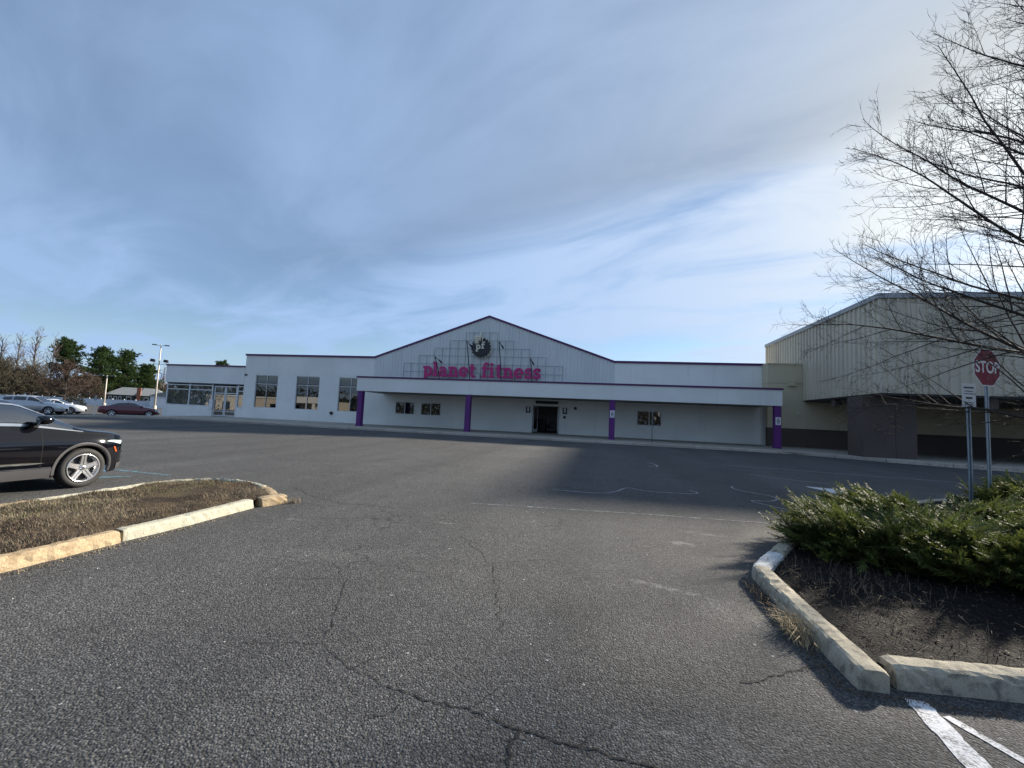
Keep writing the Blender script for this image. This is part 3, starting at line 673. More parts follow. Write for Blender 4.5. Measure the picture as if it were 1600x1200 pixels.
# wall lanterns, bell and plaque by the door
for (a, b, c, d) in ((-5.92, -5.57, 2.19, 2.71), (-2.86, -2.51, 2.21, 2.73)):
    m = MB(); wall_holes(m, a, b, c, d, YW - .10, YW + .002, [(a + .09, b - .09, c + .10, d)]); part(m, 'wall_lantern', 'dark_metal')
    m = MB(); m.box(a + .095, b - .095, YW - .07, YW + .001, c + .105, d - .01); part(m, 'lantern_glass', 'lamp_glass')
for x, z in ((-2.70, 1.94), (-1.83, 2.72)):
    m = MB(); m.lathe([(0, -.09), (.06, -.09), (.11, -.06), (.12, .0), (0, 0)], seg=14); m.v = [(p + x, q + YW, r_ + z) for p, q, r_ in m.v]; part(m, 'alarm_bell', 'dark_metal', smooth=True)

# low entrance wing at the left end
wing = gym
m = MB(); m.box(-43.0, -33.73, YW - .02, YW + .25, 3.72, 5.42); part(m, 'wing_fascia', 'stucco_white')
m = MB(); m.box(-43.05, -33.74, YW - .10, YW + .28, 5.40, 5.54); part(m, 'roof_trim', 'purple_trim')
m = MB(); m.box(-43.0, -42.78, YW + .252, YW + 14, .0, 5.38); m.box(-43., -33.73, YW + 14, YW + 14.2, 0, 5.2); part(m, 'flank_wall', 'stucco_white')
m = MB(); m.box(-42.77, -33.74, YW + .252, YW + 13.9, 5.05, 5.2); part(m, 'flat_roof', 'roof_membrane')
m = MB(); m.box(-42.77, -33.74, YW + .0, YW + 4., 3.62, 3.715); part(m, 'soffit', 'dark_metal')
m = MB(); m.box(-43.0, -37.12, YW - .02, YW + .2, -.05, 1.45); part(m, 'knee_wall', 'stucco_white')
m = MB(); m.box(-34.40, -33.73, YW - .02, YW + .2, .2, 1.45); part(m, 'knee_wall', 'stucco_white')
for x in (-42.7, -40.0, -37.3, -34.38):
    m = MB(); m.box(x - .06, x + .06, YW + .02, YW + .14, 1.452, 3.61); part(m, 'frame_post', 'white_frame')
for a, b in ((-42.635, -40.065), (-39.935, -37.365), (-34.31, -33.75)):
    for z in (1.50, 3.05, 3.50): m = MB(); m.box(a, b, YW + .04, YW + .12, z - .04, z + .04); part(m, 'frame_rail', 'white_frame')
    for c, d in ((1.545, 3.005), (3.095, 3.455)): m = MB(); m.quad((a, YW + .08, c), (b, YW + .08, c), (b, YW + .08, d), (a, YW + .08, d)); part(m, 'pane', 'shop_glass')
for x0, x1 in ((-37.05, -35.78), (-35.74, -34.47)):
    m = MB(); wall_holes(m, x0, x1, .56, 3.5, YW + .04, YW + .10, [(x0 + .09, x1 - .09, .66, .98), (x0 + .09, x1 - .09, 1.08, 2.75), (x0 + .09, x1 - .09, 2.84, 3.42)]); d_ = part(m, 'door', 'white_frame')
    for c, d in ((.66, .98), (1.08, 2.75), (2.84, 3.42)): m = MB(); m.quad((x0 + .09, YW + .07, c), (x1 - .09, YW + .07, c), (x1 - .09, YW + .07, d), (x0 + .09, YW + .07, d)); part(m, 'pane', 'shop_glass')
    m = MB(); m.tube([(x0 + .2, YW - .02, 1.03), (x1 - .2, YW - .02, 1.03)], .022, 6); part(m, 'push_bar', 'alu_frame')
m = MB(); m.box(-37.42, -37.02, YW - .12, YW - .025, 1.25, 2.15); part(m, 'notice_board', 'paper_white')
# grey curtain folds, stored panels and paper scraps behind the glass
m = MB(); N = 120; f_ = [(-42.75 + 8.9 * i / N, YW + 1.5 + .10 * math.sin(i * .9) + .05 * math.sin(i * 2.3)) for i in range(N + 1)]
for (xa, ya), (xb, yb) in zip(f_[:-1], f_[1:]): m.quad((xa, ya, .2), (xb, yb, .2), (xb, yb, 3.3), (xa, ya, 3.3))
part(m, 'curtain', 'curtain')
for x, z, w_, h_ in ((-38.9, 2.5, .35, .6), (-38.3, 2.1, .25, .8), (-37.7, 2.3, .4, .25), (-38.4, 1.8, .3, .35), (-36.5, 1.9, .3, .5), (-36.2, 2.2, .25, .2), (-39.3, 3.2, .8, .12)):
    m = MB(); m.poly([(x, YW + .5, z), (x + w_ * .8, YW + .48, z + .06), (x + w_, YW + .5, z + h_ * .7), (x + w_ * .3, YW + .52, z + h_)]); part(m, 'paper_scrap', 'paper_white')
m = MB(); m.tube([(-35.6, YW + .6, 3.0), (-34.8, YW + .5, 1.4)], .05, 5); part(m, 'leaning_rod', 'alu_frame')

# stepped pipe lattice on the gable that carries the sign
m = MB(); YL = YW - .16; th = .017
steps = [(-17.12, -2.97, 6.13), (-15.75, -4.38, 6.85), (-14.3, -5.8, 7.53), (-12.9, -7.2, 8.22), (-11.5, -8.64, 8.92)]
for x0, x1, z in steps + [(-17.12, -2.97, 5.41)]: m.tube([(x0, YL, z), (x1, YL, z)], th, 4)
x = -17.12
while x < -2.9:
    zt = max([z for x0, x1, z in steps if x0 - .05 <= x <= x1 + .05]); m.tube([(x, YL - .02, 4.4), (x, YL - .02, zt)], th, 4); x += .7075
part(m, 'sign_lattice', 'steel_grey')

# ---- channel-letter sign
sign = tag(empty('wall_sign', (-10, YW - .34, 5.0)), 'magenta slab-serif lettering reading planet fitness mounted on the gable', 'sign')
def arc(cx, cz, rx, rz, a0, a1, n=14): return [(cx + rx * math.cos(R(lerp(a0, a1, i / n))), cz + rz * math.sin(R(lerp(a0, a1, i / n)))) for i in range(n + 1)]
def stroke(m, pts, w_, y0=-.05, y1=.05):
    L, Rr = [], []; n = len(pts)
    for i, (x, z) in enumerate(pts):
        a = pts[max(i - 1, 0)]; b = pts[min(i + 1, n - 1)]; t = Vector((b[0] - a[0], b[1] - a[1])).normalized(); wd = (w_[min(i, len(w_) - 1)] if isinstance(w_, list) else w_) / 2
        L.append((x - t.y * wd, z + t.x * wd)); Rr.append((x + t.y * wd, z - t.x * wd))
    for i in range(n - 1): m.prism([Rr[i], Rr[i + 1], L[i + 1], L[i]], y0 + .0004 * (i % 2), y1, 0, 1)
def rect(m, x0, x1, z0, z1, j=0.): m.prism([(x0, z0), (x1, z0), (x1, z1), (x0, z1)], -.05 - j, .05, 0, 1)
# letters in an x-height = 1 box; each returns its advance width
def L_p(m): rect(m, .12, .42, -.42, .98); rect(m, 0, .25, .78, .981, .001); rect(m, -.02, .58, -.46, -.28, .001); stroke(m, arc(.52, .49, .36, .36, 150, -150, 18), .30, -.052); return 1.02
def L_l(m): rect(m, .12, .42, 0, 1.42); rect(m, 0, .25, 1.22, 1.421, .001); rect(m, -.02, .56, -.01, .19, .001); return .62
def L_a(m): rect(m, .52, .81, 0, .68); stroke(m, arc(.40, .62, .27, .24, 165, 0, 10), .24, -.052); stroke(m, arc(.36, .30, .25, .22, 60, 320, 14), .23, -.053); rect(m, .62, .98, -.01, .19, .001); return 1.02
def L_n(m): rect(m, .12, .41, 0, .98); rect(m, 0, .25, .78, .981, .001); rect(m, -.02, .54, -.01, .19, .001); stroke(m, arc(.54, .62, .25, .24, 150, 0, 10), .27, -.052); rect(m, .66, .95, 0, .66); rect(m, .58, 1.07, -.012, .188, .002); return 1.11
def L_e(m): stroke(m, arc(.48, .49, .37, .37, 0, 320, 22), .27, -.051); rect(m, .2, .96, .40, .56, .002); return 1.0
def L_t(m): rect(m, .18, .47, .2, 1.26); rect(m, 0, .70, .78, .98, .001); stroke(m, arc(.50, .24, .18, .16, 180, 330, 8), .26, -.052); return .76
def L_f(m): rect(m, .14, .43, 0, 1.1); rect(m, 0, .68, .78, .98, .001); rect(m, 0, .60, -.01, .19, .001); stroke(m, arc(.50, 1.12, .22, .22, 180, 30, 9), .26, -.052); return .74
def L_i(m): rect(m, .13, .42, 0, .98); rect(m, 0, .25, .78, .981, .001); rect(m, 0, .56, -.01, .19, .001); m.prism(arc(.27, 1.24, .17, .17, 0, 340, 16), -.05, .05, 0, 1); return .62
def L_s(m): stroke(m, arc(.40, .70, .25, .18, 20, 270, 12) + arc(.40, .29, .27, .19, 90, -160, 12)[1:], .24, -.051); rect(m, .55, .74, .66, .98, .001); rect(m, .05, .22, .0, .34, .002); return .82
word = [L_p, L_l, L_a, L_n, L_e, L_t, None, L_f, L_i, L_t, L_n, L_e, L_s, L_s]
adv = 0; dry = []
for fn in word:
    if fn is None: dry.append((None, adv)); adv += .55; continue
    mm = MB(); wadv = fn(mm); dry.append((mm, adv)); adv += wadv + .03
SX = (-4.72 + 15.2) / adv; SZ = .90
for mm, a in dry:
    if mm is None: continue
    mm.v = [((x + a) * SX + -15.2 + 10, y, z * SZ + .02) for x, y, z in mm.v]
    mm.build('letter', ['magenta_letter', 'letter_edge'], sign)

# ---- round gear emblem with raised thumb and the letters pf
emb = tag(empty('emblem_sign', (-10.0, YW - .42, 7.58)), 'round black cogwheel emblem with cream thumb and letters pf above the lettering', 'sign')
def gear(r_, cx, cz, y0, y1, teeth=18, th_=.10):
    pts = []
    for i in range(teeth):
        for f, q in ((0, 1 - th_), (.22, 1 - th_), (.32, 1), (.72, 1), (.82, 1 - th_)):
            a = 2 * math.pi * (i + f) / teeth; pts.append((cx + r_ * q * math.cos(a), cz + r_ * q * math.sin(a)))
    m = MB(); b = len(m.v); n = len(pts)
    m.v = [(x, y0, z) for x, z in pts] + [(x, y1, z) for x, z in pts] + [(cx, y0, cz)]
    for i in range(n): j = (i + 1) % n; m.f.append((i, j, 2 * n)); m.mi.append(0); m.f.append((j, i, n + i, n + j)); m.mi.append(0)
    return m
gear(.90, .07, -.04, .05, .12).build('cog_outline', 'emblem_cream', emb)  # cream outline of the emblem: second gear set off behind the black one
gear(.88, 0, 0, -.06, .045).build('cog', 'emblem_black', emb)
gear(.60, .02, -.12, -.075, -.062, 40, .01).build('inner_disc', 'emblem_black', emb)
m = MB(); L_p(m); m.v = [(x * .42 - .46, y * .25 - .11, z * .42 - .16) for x, y, z in m.v]; m.build('letter', 'emblem_cream', emb)
m = MB(); L_f(m); m.v = [(x * .46 + .02, y * .25 - .11, z * .42 - .10) for x, y, z in m.v]; m.build('letter', 'emblem_cream', emb)
# fist: four knuckled fingers and an upright thumb
for i in range(4):
    m = MB(); z = .86 - i * .165; x = -.60 + .02 * i
    m.tube([(x, -.12, z), (x + .10, -.16, z + .03), (x + .26, -.16, z + .045), (x + .38, -.12, z + .03)], [.07, .095, .095, .06], 8); m.build('finger', 'emblem_cream', emb, smooth=True)
m = MB(); m.tube([(-.18, -.10, .55), (-.12, -.13, .85), (-.06, -.13, 1.10), (-.02, -.12, 1.32)], [.16, .12, .10, .04], 8); m.build('thumb', 'emblem_cream', emb, smooth=True)
m = MB(); m.tube([(.10, -.09, .50), (.09, -.1, .75), (.06, -.09, .98)], [.05, .05, .02], 6); m.build('thumb_edge', 'emblem_cream', emb, smooth=True)
for s in (-.35, .05, .4): m = MB(); m.tube([(s, .06, -.75), (s, .26, -.75)], .03, 5); m.build('standoff', 'dark_metal', emb)
for s in (.1, 2.5, 5.2, 8.2, 10.1): m = MB(); m.tube([(s - 5.2, .08, -.6), (s - 5.2, .2, .3)], .025, 5); m.build('standoff', 'dark_metal', sign)

# ---- four floodlight arms behind the canopy parapet
for (xb, zt, lab) in ((-13.27, 6.42, 'leftmost dark floodlight arm leaning out before the sign letters'), (-10.62, 7.75, 'tall dark floodlight arm standing left of the round emblem'),
                      (-7.93, 7.75, 'tall dark floodlight arm standing right of the round emblem'), (-5.32, 6.42, 'rightmost dark floodlight arm leaning out before the sign letters')):
    e = tag(empty('floodlight_arm', (xb, 35.0, 4.25)), lab, 'floodlight', 'floodlights aimed at the gable sign')
    h = zt - 4.25
    m = MB(); m.bbox(-.12, .12, -.12, .12, 0, .05, .01); m.build('base_plate', 'dark_metal', e)
    m = MB(); m.tube([(0, 0, .04), (0, -.8, h * .55), (0, -1.62, h)], .04, 6); m.build('arm', 'dark_metal', e)
    m = MB(); m.tube([(0, -1.62, h), (.02, -.5, h - .20)], .028, 6); m.build('crossbar', 'dark_metal', e)
    m = MB(); m.tube([(.02, -.75, h - .155), (.03, -.1, h - .28)], [.06, .075], 6); m.build('lamp_head', 'dark_metal', e)

# ---- small notices on two columns, thin post on the sidewalk
def notice(x, lab):
    e = tag(empty('column_notice', (x, CY + .055, 2.30)), lab, 'sign', 'notices on the purple columns')
    m = MB(); m.bbox(-.16, .16, -.012, 0, -.25, .25, .004); m.build('plate', 'sign_white', e)
    for z, w_, h_, mt in ((.17, .05, .05, 'sign_ink_red'), (.08, .11, .022, 'sign_ink'), (.035, .09, .022, 'sign_ink'), (-.03, .11, .03, 'sign_ink'), (-.09, .08, .02, 'sign_ink'), (-.15, .10, .02, 'sign_ink')):
        m = MB(); m.box(-w_, w_, -.015, -.0125, z - h_, z + h_ * .4); m.build('print', mt, e)
notice(1.0, 'white notice on the purple column right of the entrance door'); notice(11.69, 'white notice on the purple column at the right end of the canopy')
def uchannel(h, w_=.06, d=.035, t=.006):
    m = MB()
    o = [(-w_ / 2 - .012, 0), (-w_ / 2 + t, 0), (-w_ / 4, d - t), (w_ / 4, d - t), (w_ / 2 - t, 0), (w_ / 2 + .012, 0), (w_ / 2 + .012, t), (w_ / 2 - .004, t), (w_ / 4 + .004, d), (-w_ / 4 - .004, d), (-w_ / 2 + .004, t), (-w_ / 2 - .012, t)]
    n = len(o); m.v = [(x, y, 0) for x, y in o] + [(x, y, h) for x, y in o]
    for i in range(n): j = (i + 1) % n; m.f.append((i, j, n + j, n + i)); m.mi.append(0)
    m.f.append(tuple(range(n, 2 * n))); m.mi.append(0)
    return m
e = tag(empty('sign_post', (3.58, 30.3, .47)), 'thin grey post with an edge-on plate on the sidewalk before the right window', 'post')
m = MB(); m.tube([(0, 0, -.1), (0, 0, 2.0)], .028, 6); m.build('post', 'steel_grey', e)
m = MB(); m.box(-.012, .012, -.15, .15, 1.75, 2.32); m.build('plate', 'galvanised', e)

# ------------------------------------------------------------------ tan store next door
tan = tag(empty('tan_store', (20, 35, .55)), 'tan metal-clad store with brown base and deep overhanging front', 'building')
TO = Vector(tan.location)
def tpart(m, name, mats, **kw):
    m.v = [(x - TO.x, y - TO.y, z - TO.z) for x, y, z in m.v]; return m.build(name, mats, tan, **kw)
YT = 34.9
m = MB(); m.box(12.22, 14.60, YT, YT + 1.09, 5.15, 6.52); tpart(m, 'upper_wall', 'stucco_tan')
m = MB(); m.box(12.20, 14.62, YT - .05, YT + 1.2, 6.522, 6.62); tpart(m, 'coping', 'stucco_tan')
m = MB(); m.box(12.22, 14.60, YT, YT + 1.09, 3.9, 5.13); m.box(12.22, 29.5, YT, YT + .3, 1.87, 3.898); tpart(m, 'wall', 'stucco_tan')
m = MB(); m.box(12.20, 29.52, YT - .03, YT + .3, .2, 1.865); tpart(m, 'brown_base', 'brown_base')
m = MB(); m.box(29.4, 46, YT + .5, YT + .6, .2, 3.9); tpart(m, 'dark_shopfront', 'dark_glass')
m = MB(); m.box(12.25, 23.0, YT + .02, YT + .2, 5.131, 5.149); tpart(m, 'joint_backing', 'dark_metal')
for x in (13.,): m = MB(); m.box(13.55, 14.05, YT - .22, YT - .002, 4.95, 5.32); tpart(m, 'wall_light', 'stucco_tan')
m = MB(); m.tube([(14.2, YT - .02, 2.98), (14.2, YT - .18, 2.92)], .06, 8); tpart(m, 'security_light', 'white_frame')
# overhanging clad volume
BX0, BX1, BY0, BY1, BZ0, BZ1 = 14.60, 46., 26.1, 42., 3.92, 9.05
m = MB(); m.box(BX0 + .06, BX1, BY0 + .06, BY1, BZ0 + .01, BZ1 - .02); tpart(m, 'core', 'stucco_tan')
w_ = .92; i = 0; x = BX0
while x < BX1 - .01:
    b = min(x + w_, BX1); m = ribbed(x + .001, b - .001, lambda q: BZ1, BZ0, BY0 - .002 * (i % 2), .46, .075); tpart(m, 'siding_sheet', 'tan_metal'); x = b; i += 1
y = BY0
while y < BY1 - .01:
    b = min(y + w_, BY1); m = ribbed(y + .001, b - .001, lambda q: BZ1, BZ0, 0, .46, .075)
    m.v = [(BX0 + yy - .002 * (i % 2), xx, z) for xx, yy, z in m.v]; m.f = [tuple(reversed(f)) for f in m.f]; tpart(m, 'siding_sheet', 'tan_metal'); y = b; i += 1
m = MB(); m.box(BX0 - .14, BX1, BY0 - .14, BY0 + .1, BZ1 - .06, BZ1 + .20); tpart(m, 'edge_coping', 'coping_grey')
m = MB(); m.box(BX0 - .14, BX0 + .1, BY0 + .102, BY1, BZ1 - .06, BZ1 + .20); tpart(m, 'edge_coping', 'coping_grey')
m = MB(); m.box(BX0 - .06, BX0 + .05, BY0 - .06, BY0 + .05, BZ0, BZ1 - .062); tpart(m, 'corner_trim', 'tan_metal')
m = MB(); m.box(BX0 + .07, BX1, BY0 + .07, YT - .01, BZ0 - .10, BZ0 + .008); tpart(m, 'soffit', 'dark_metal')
for x, y, h in ((14.95, 31.2, .45), (19.8, 26.6, .55), (17.1, 30., .45)): m = MB(); m.bbox(x - .2, x + .2, y - .2, y + .2, BZ0 - .1 - h, BZ0 - .102, .02); tpart(m, 'downlight_box', 'brown_base')
for x0, x1, y0 in ((14.30, 15.86, 27.2), (15.885, 16.9, 27.25), (24.3, 25.9, 27.2), (25.92, 26.9, 27.25), (34.3, 36.9, 27.2)):
    m = MB(); m.bbox(x0, x1, y0, y0 + 1.5, .25, BZ0 - .101, .015); tpart(m, 'pillar', 'brown_base')
m = MB(); m.box(12.6, 46, 36.0, 52, 0., 6.3); tpart(m, 'rear_hall', 'stucco_tan')

# ------------------------------------------------------------------ planted islands
def kerb_stone(parent, pts, inner, mat, wid=.17, hgt=.15, seed=0, gap=.012, chip=.006, round_=.035, base=-.12):
    """rough cast kerb length following pts (outer foot line); inner = +1/-1 side of the bed"""
    rnd = random.Random(seed); P = [Vector((x, y, 0)) for x, y in pts]; Q = [P[0]]
    for a, b in zip(P[:-1], P[1:]):
        nn = max(2, int((b - a).length / .06))
        for i in range(1, nn + 1): Q.append(a.lerp(b, i / nn))
    Q[0] = Q[0].lerp(Q[1], min(.9, gap / max(1e-3, (Q[1] - Q[0]).length))); Q[-1] = Q[-1].lerp(Q[-2], min(.9, gap / max(1e-3, (Q[-2] - Q[-1]).length)))
    prof = [(0, base), (.0, .03), (.008, hgt - round_ * 1.3), (.02, hgt - round_ * .45), (.045, hgt - .004), (wid * .62, hgt), (wid - .03, hgt - .004), (wid, hgt - .03), (wid, base)]
    m = MB(); n = len(Q); np_ = len(prof)
    for i, q in enumerate(Q):
        t = (Q[min(i + 1, n - 1)] - Q[max(i - 1, 0)]).normalized(); s = Vector((-t.y, t.x, 0)) * inner
        e = .75 if i in (0, n - 1) else 1.
        for j, (o, h) in enumerate(prof):
            jx = rnd.gauss(0, chip) if 0 < j < np_ - 1 else 0; jz = rnd.gauss(0, chip * .8) if 1 < j < np_ - 1 else 0
            if 2 <= j <= 4 and rnd.random() < .02: jz -= rnd.uniform(.008, .022); jx += rnd.uniform(.004, .014)
            oo = wid / 2 + (o - wid / 2) * (.93 if e < 1 else 1); hh = h * (.93 if e < 1 and h > 0 else 1)
            p = q + s * (oo + jx); m.v.append((p.x, p.y, gz(p.x, p.y) + hh + jz))
    for i in range(n - 1):
        for j in range(np_ - 1):
            a = i * np_ + j; m.f.append((a, a + 1, a + np_ + 1, a + np_)); m.mi.append(0)
    m.f.append(tuple(range(np_))); m.mi.append(0); m.f.append(tuple(range((n - 1) * np_ + np_ - 1, (n - 1) * np_ - 1, -1))); m.mi.append(0)
    return m.build('kerb_stone', mat, parent, smooth=False, fix=True)
def bed(name, poly, mat, hfun, step=.12, label='', cat=''):
    """filled bed: regular grid clipped to a polygon, with uneven height"""
    xs = [p[0] for p in poly]; ys = [p[1] for p in poly]; pts = np.array(poly)
    def inside(x, y):
        c = False; j = len(poly) - 1
        for i in range(len(poly)):
            (xi, yi), (xj, yj) = poly[i], poly[j]
            if (yi > y) != (yj > y) and x < (xj - xi) * (y - yi) / (yj - yi) + xi: c = not c
            j = i
        return c
    m = MB(); idx = {}
    nx = int((max(xs) - min(xs)) / step) + 1; ny = int((max(ys) - min(ys)) / step) + 1
    ok = [[inside(min(xs) + (i + .5) * step, min(ys) + (j + .5) * step) for i in range(nx)] for j in range(ny)]
    def vid(i, j):
        if (i, j) not in idx:
            x, y = min(xs) + i * step, min(ys) + j * step; idx[(i, j)] = len(m.v); m.v.append((x, y, gz(x, y) + hfun(x, y)))
        return idx[(i, j)]
    for j in range(ny):
        for i in range(nx):
            if ok[j][i]: m.f.append((vid(i, j), vid(i + 1, j), vid(i + 1, j + 1), vid(i, j + 1))); m.mi.append(0)
    o = m.build(name, mat, None, smooth=True); tag(o, label, cat, kind='structure'); return o, inside
def hsh(x, y): return math.sin(x * 5.1 + 1.3 * math.sin(y * 3.7)) * .5 + math.sin(y * 6.3 + 1.7 * math.sin(x * 2.9)) * .5
def blades(name, pts, mat, hmin, hmax, wid, seed, lean=.9, label=None, parent=None, cat='dry grass'):
    """bent grass blades: two joined slivers each"""
    rg = np.random.default_rng(seed); P = np.array(pts); n = len(P)
    a = rg.uniform(0, 2 * np.pi, n); h = rg.uniform(hmin, hmax, n); ln = rg.uniform(.2, 1., n) * lean
    d = np.stack([np.cos(a), np.sin(a), np.zeros(n)], 1); s = np.stack([-np.sin(a), np.cos(a), np.zeros(n)], 1) * (wid * rg.uniform(.6, 1.3, n))[:, None]
    up = np.zeros((n, 3)); up[:, 2] = 1
    mid = P + d * (h * ln * .35)[:, None] + up * (h * .6 * (1 - .35 * ln))[:, None]; tip = P + d * (h * ln)[:, None] + up * (h * np.maximum(.06, 1 - ln * .75))[:, None]
    V = np.concatenate([P - s, P + s, mid - s * .7, mid + s * .7, tip]); i = np.arange(n)
    F = np.concatenate([np.stack([i, i + n, i + 3 * n], 1), np.stack([i, i + 3 * n, i + 2 * n], 1), np.stack([i + 2 * n, i + 3 * n, i + 4 * n], 1)])
    o = np_mesh(name, V, F, mat, parent); tag(o, label, cat if not parent else None, kind='stuff'); return o

# left island: grassed tongue with a rounded nose
nose = [(-5.66, 6.62), (-5.70, 7.0), (-5.95, 7.32), (-6.35, 7.62), (-6.85, 7.87), (-7.35, 7.98), (-7.8, 7.93), (-8.2, 7.70), (-8.47, 7.32), (-8.52, 6.9)]
poly = [(-5.75, -1.), (-5.75, 6.6)] + [(x * .985 - .12, y - .07) for x, y in nose[1:-1]] + [(-8.45, 6.9), (-8.45, -1.)]
isl, inA = bed('grass_island', poly, 'dry_turf', lambda x, y: .115 + .025 * hsh(x, y) + .02 * math.sin((x + 8.5) * 1.1), .11, 'kerbed parking island of dry patchy turf beside the black car', 'island')
kerb_stone(isl, [(-5.67, 1.9), (-5.67, .2), (-5.67, -1.)], -1, 'kerb_tan', seed=10)
kerb_stone(isl, [(-5.67, 4.42), (-5.68, 3.2), (-5.67, 1.9)], -1, 'kerb_tan', seed=11, chip=.005, round_=.06)
kerb_stone(isl, [(-5.66, 6.50), (-5.66, 5.4), (-5.70, 4.45)], -1, 'kerb_cream', seed=12, chip=.0025)
kerb_stone(isl, [(-5.42, 7.02), (-5.50, 6.80), (-5.58, 6.58)], -1, 'kerb_tan', seed=13, wid=.24, chip=.006, round_=.06)
kerb_stone(isl, [(-6.35, 7.62), (-5.95, 7.34), (-5.60, 7.02)], -1, 'kerb_tan', seed=14, wid=.2, chip=.004)
kerb_stone(isl, [(-8.2, 7.70), (-7.8, 7.93), (-7.35, 7.98), (-6.85, 7.87), (-6.35, 7.62)], -1, 'kerb_cream', seed=15, wid=.14)
kerb_stone(isl, [(-8.54, 5.2), (-8.53, 6.9), (-8.47, 7.32), (-8.2, 7.70)], -1, 'kerb_cream', seed=16, wid=.14)
kerb_stone(isl, [(-8.54, 2.4), (-8.54, 5.2)], -1, 'kerb_tan', seed=17, wid=.14); kerb_stone(isl, [(-8.54, -1), (-8.54, 2.4)], -1, 'kerb_tan', seed=18, wid=.14)
rg = random.Random(21); pa, pb, pc = [], [], []
while len(pa) < 15000:
    x, y = rg.uniform(-8.5, -5.7), rg.uniform(2.2, 7.9)
    if not inA(x, y): continue
    f = hsh(x * .35 + 2, y * .3) + .7 * hsh(x * .9, y * .6 + 1) + rg.gauss(0, .30)
    p = (x, y, gz(x, y) + .115 + .025 * hsh(x, y) + .02 * math.sin((x + 8.5) * 1.1) - .004)
    if f > .05: pa.append(p)
    elif f > -.35: pb.append(p) if len(pb) < 9000 else None
    if rg.random() < .05 and x < -7.2: pc.append(p)
blades('dry_grass', pa, 'straw', .03, .11, .0024, 1, 1.7, parent=isl); blades('dead_thatch', pb, 'straw_dark', .03, .10, .003, 2, 1.7, parent=isl); blades('green_grass', pc * 3, 'straw_green', .03, .07, .003, 3, .9, parent=isl)
# weeds in the joints of the nose, crumbs at the kerb foot
tuft = [(-5.33 + rg.gauss(0, .04), 7.05 + rg.gauss(0, .06), .03) for i in range(90)]
blades('weed_tuft', tuft, 'straw', .05, .17, .003, 4, .8, parent=isl)
crumb = [(-5.6 + abs(rg.gauss(0, .05)), rg.uniform(2.0, 6.4), .001) for i in range(700)]
blades('kerb_litter', crumb, 'straw', .01, .035, .006, 5, 1.3, parent=isl)
blades('weed_tuft', [(-7.75 + rg.gauss(0, .07), 8.02 + rg.gauss(0, .03), .05) for i in range(70)], 'twig_rust', .06, .22, .0025, 6, .8, parent=isl)

# right island: dark mulch bed with junipers
polyR = [(1.98, 3.72), (12, 4.0), (13, 13.2), (9.5, 13.2), (7.0, 11.6), (4.1, 8.9), (2.42, 6.4), (2.0, 5.75)]
def hR(x, y): return .07 + .025 * hsh(x * 1.3, y * 1.1) + .012 * hsh(x * 4, y * 4.4) + .05 * min(1, max(0, (min(x - 2.0, y - 3.7)) / 1.5))
bedR, inR = bed('mulch_bed', polyR, 'dark_mulch', hR, .085, 'kerbed planting bed of dark mulch under spreading junipers', 'planting bed')
kerb_stone(bedR, [(1.80, 3.52), (1.80, 4.6), (1.82, 5.72)], -1, 'kerb_grey', wid=.20, hgt=.15, seed=30, chip=.0025)
kerb_stone(bedR, [(1.82, 5.72), (2.0, 6.02), (2.24, 6.42)], -1, 'kerb_white', wid=.2, hgt=.15, seed=31, chip=.0025)
kerb_stone(bedR, [(2.24, 6.42), (3.0, 7.6), (4.0, 8.95)], -1, 'kerb_grey', wid=.2, seed=32); kerb_stone(bedR, [(4.0, 8.95), (5.4, 10.35), (6.9, 11.7)], -1, 'kerb_grey', wid=.2, seed=33)
kerb_stone(bedR, [(6.9, 11.7), (8.2, 12.6), (9.5, 13.4)], -1, 'kerb_grey', wid=.2, seed=34)
kerb_stone(bedR, [(4.6, 3.82), (3.4, 3.72), (2.07, 3.60)], -1, 'kerb_grey', wid=.20, hgt=.155, seed=35, chip=.003, round_=.04)
kerb_stone(bedR, [(8.0, 3.95), (6.2, 3.9), (4.6, 3.82)], -1, 'kerb_grey', wid=.20, hgt=.155, seed=36)
rg = random.Random(8)
def onR(n, xr, yr): 
    out = []
    while len(out) < n:
        x, y = rg.uniform(*xr), rg.uniform(*yr)
        if inR(x, y): out.append((x, y, gz(x, y) + hR(x, y) + .003))
    return out
blades('mulch_shreds', onR(5000, (2.0, 6.5), (3.7, 8.)), 'grit', .02, .06, .003, 40, 1.7, parent=bedR)
blades('dead_stalks', onR(260, (2.0, 5.0), (3.8, 6.6)), 'straw_dark', .08, .30, .0022, 41, 1.3, parent=bedR)
blades('dead_stalks', [(lerp(2.1, 3.3, rg.random()) , lerp(4.9, 6.1, rg.random()), .10) for i in range(260)], 'straw_dark', .10, .26, .0028, 42, 1.3, parent=bedR)
blades('pale_chips', onR(110, (2.0, 5.5), (3.8, 6.5)), 'straw', .012, .035, .006, 43, 1.3, parent=bedR)
blades('bark_chips', onR(900, (2.0, 6.0), (3.8, 7.0)), 'bark_chip', .012, .03, .010, 47, 1.6, parent=bedR)
blades('weed_tuft', [(1.72 + rg.gauss(0, .045), 4.30 + rg.gauss(0, .13), .002) for i in range(460)], 'straw_pale', .08, .28, .0028, 44, 1.05, parent=bedR)
blades('weed_tuft', [(1.72 + rg.gauss(0, .04), 5.15 + rg.gauss(0, .18), .002) for i in range(110)], 'straw_dark', .06, .18, .0028, 45, 1., parent=bedR)
blades('kerb_litter', [(1.74 - abs(rg.gauss(0, .07)), rg.uniform(3.5, 5.6), .002) for i in range(900)] + [(rg.uniform(1.7, 2.6), 3.5 - abs(rg.gauss(0, .04)), .002) for i in range(260)], 'straw_dark', .01, .035, .003, 46, 1.6, parent=bedR)

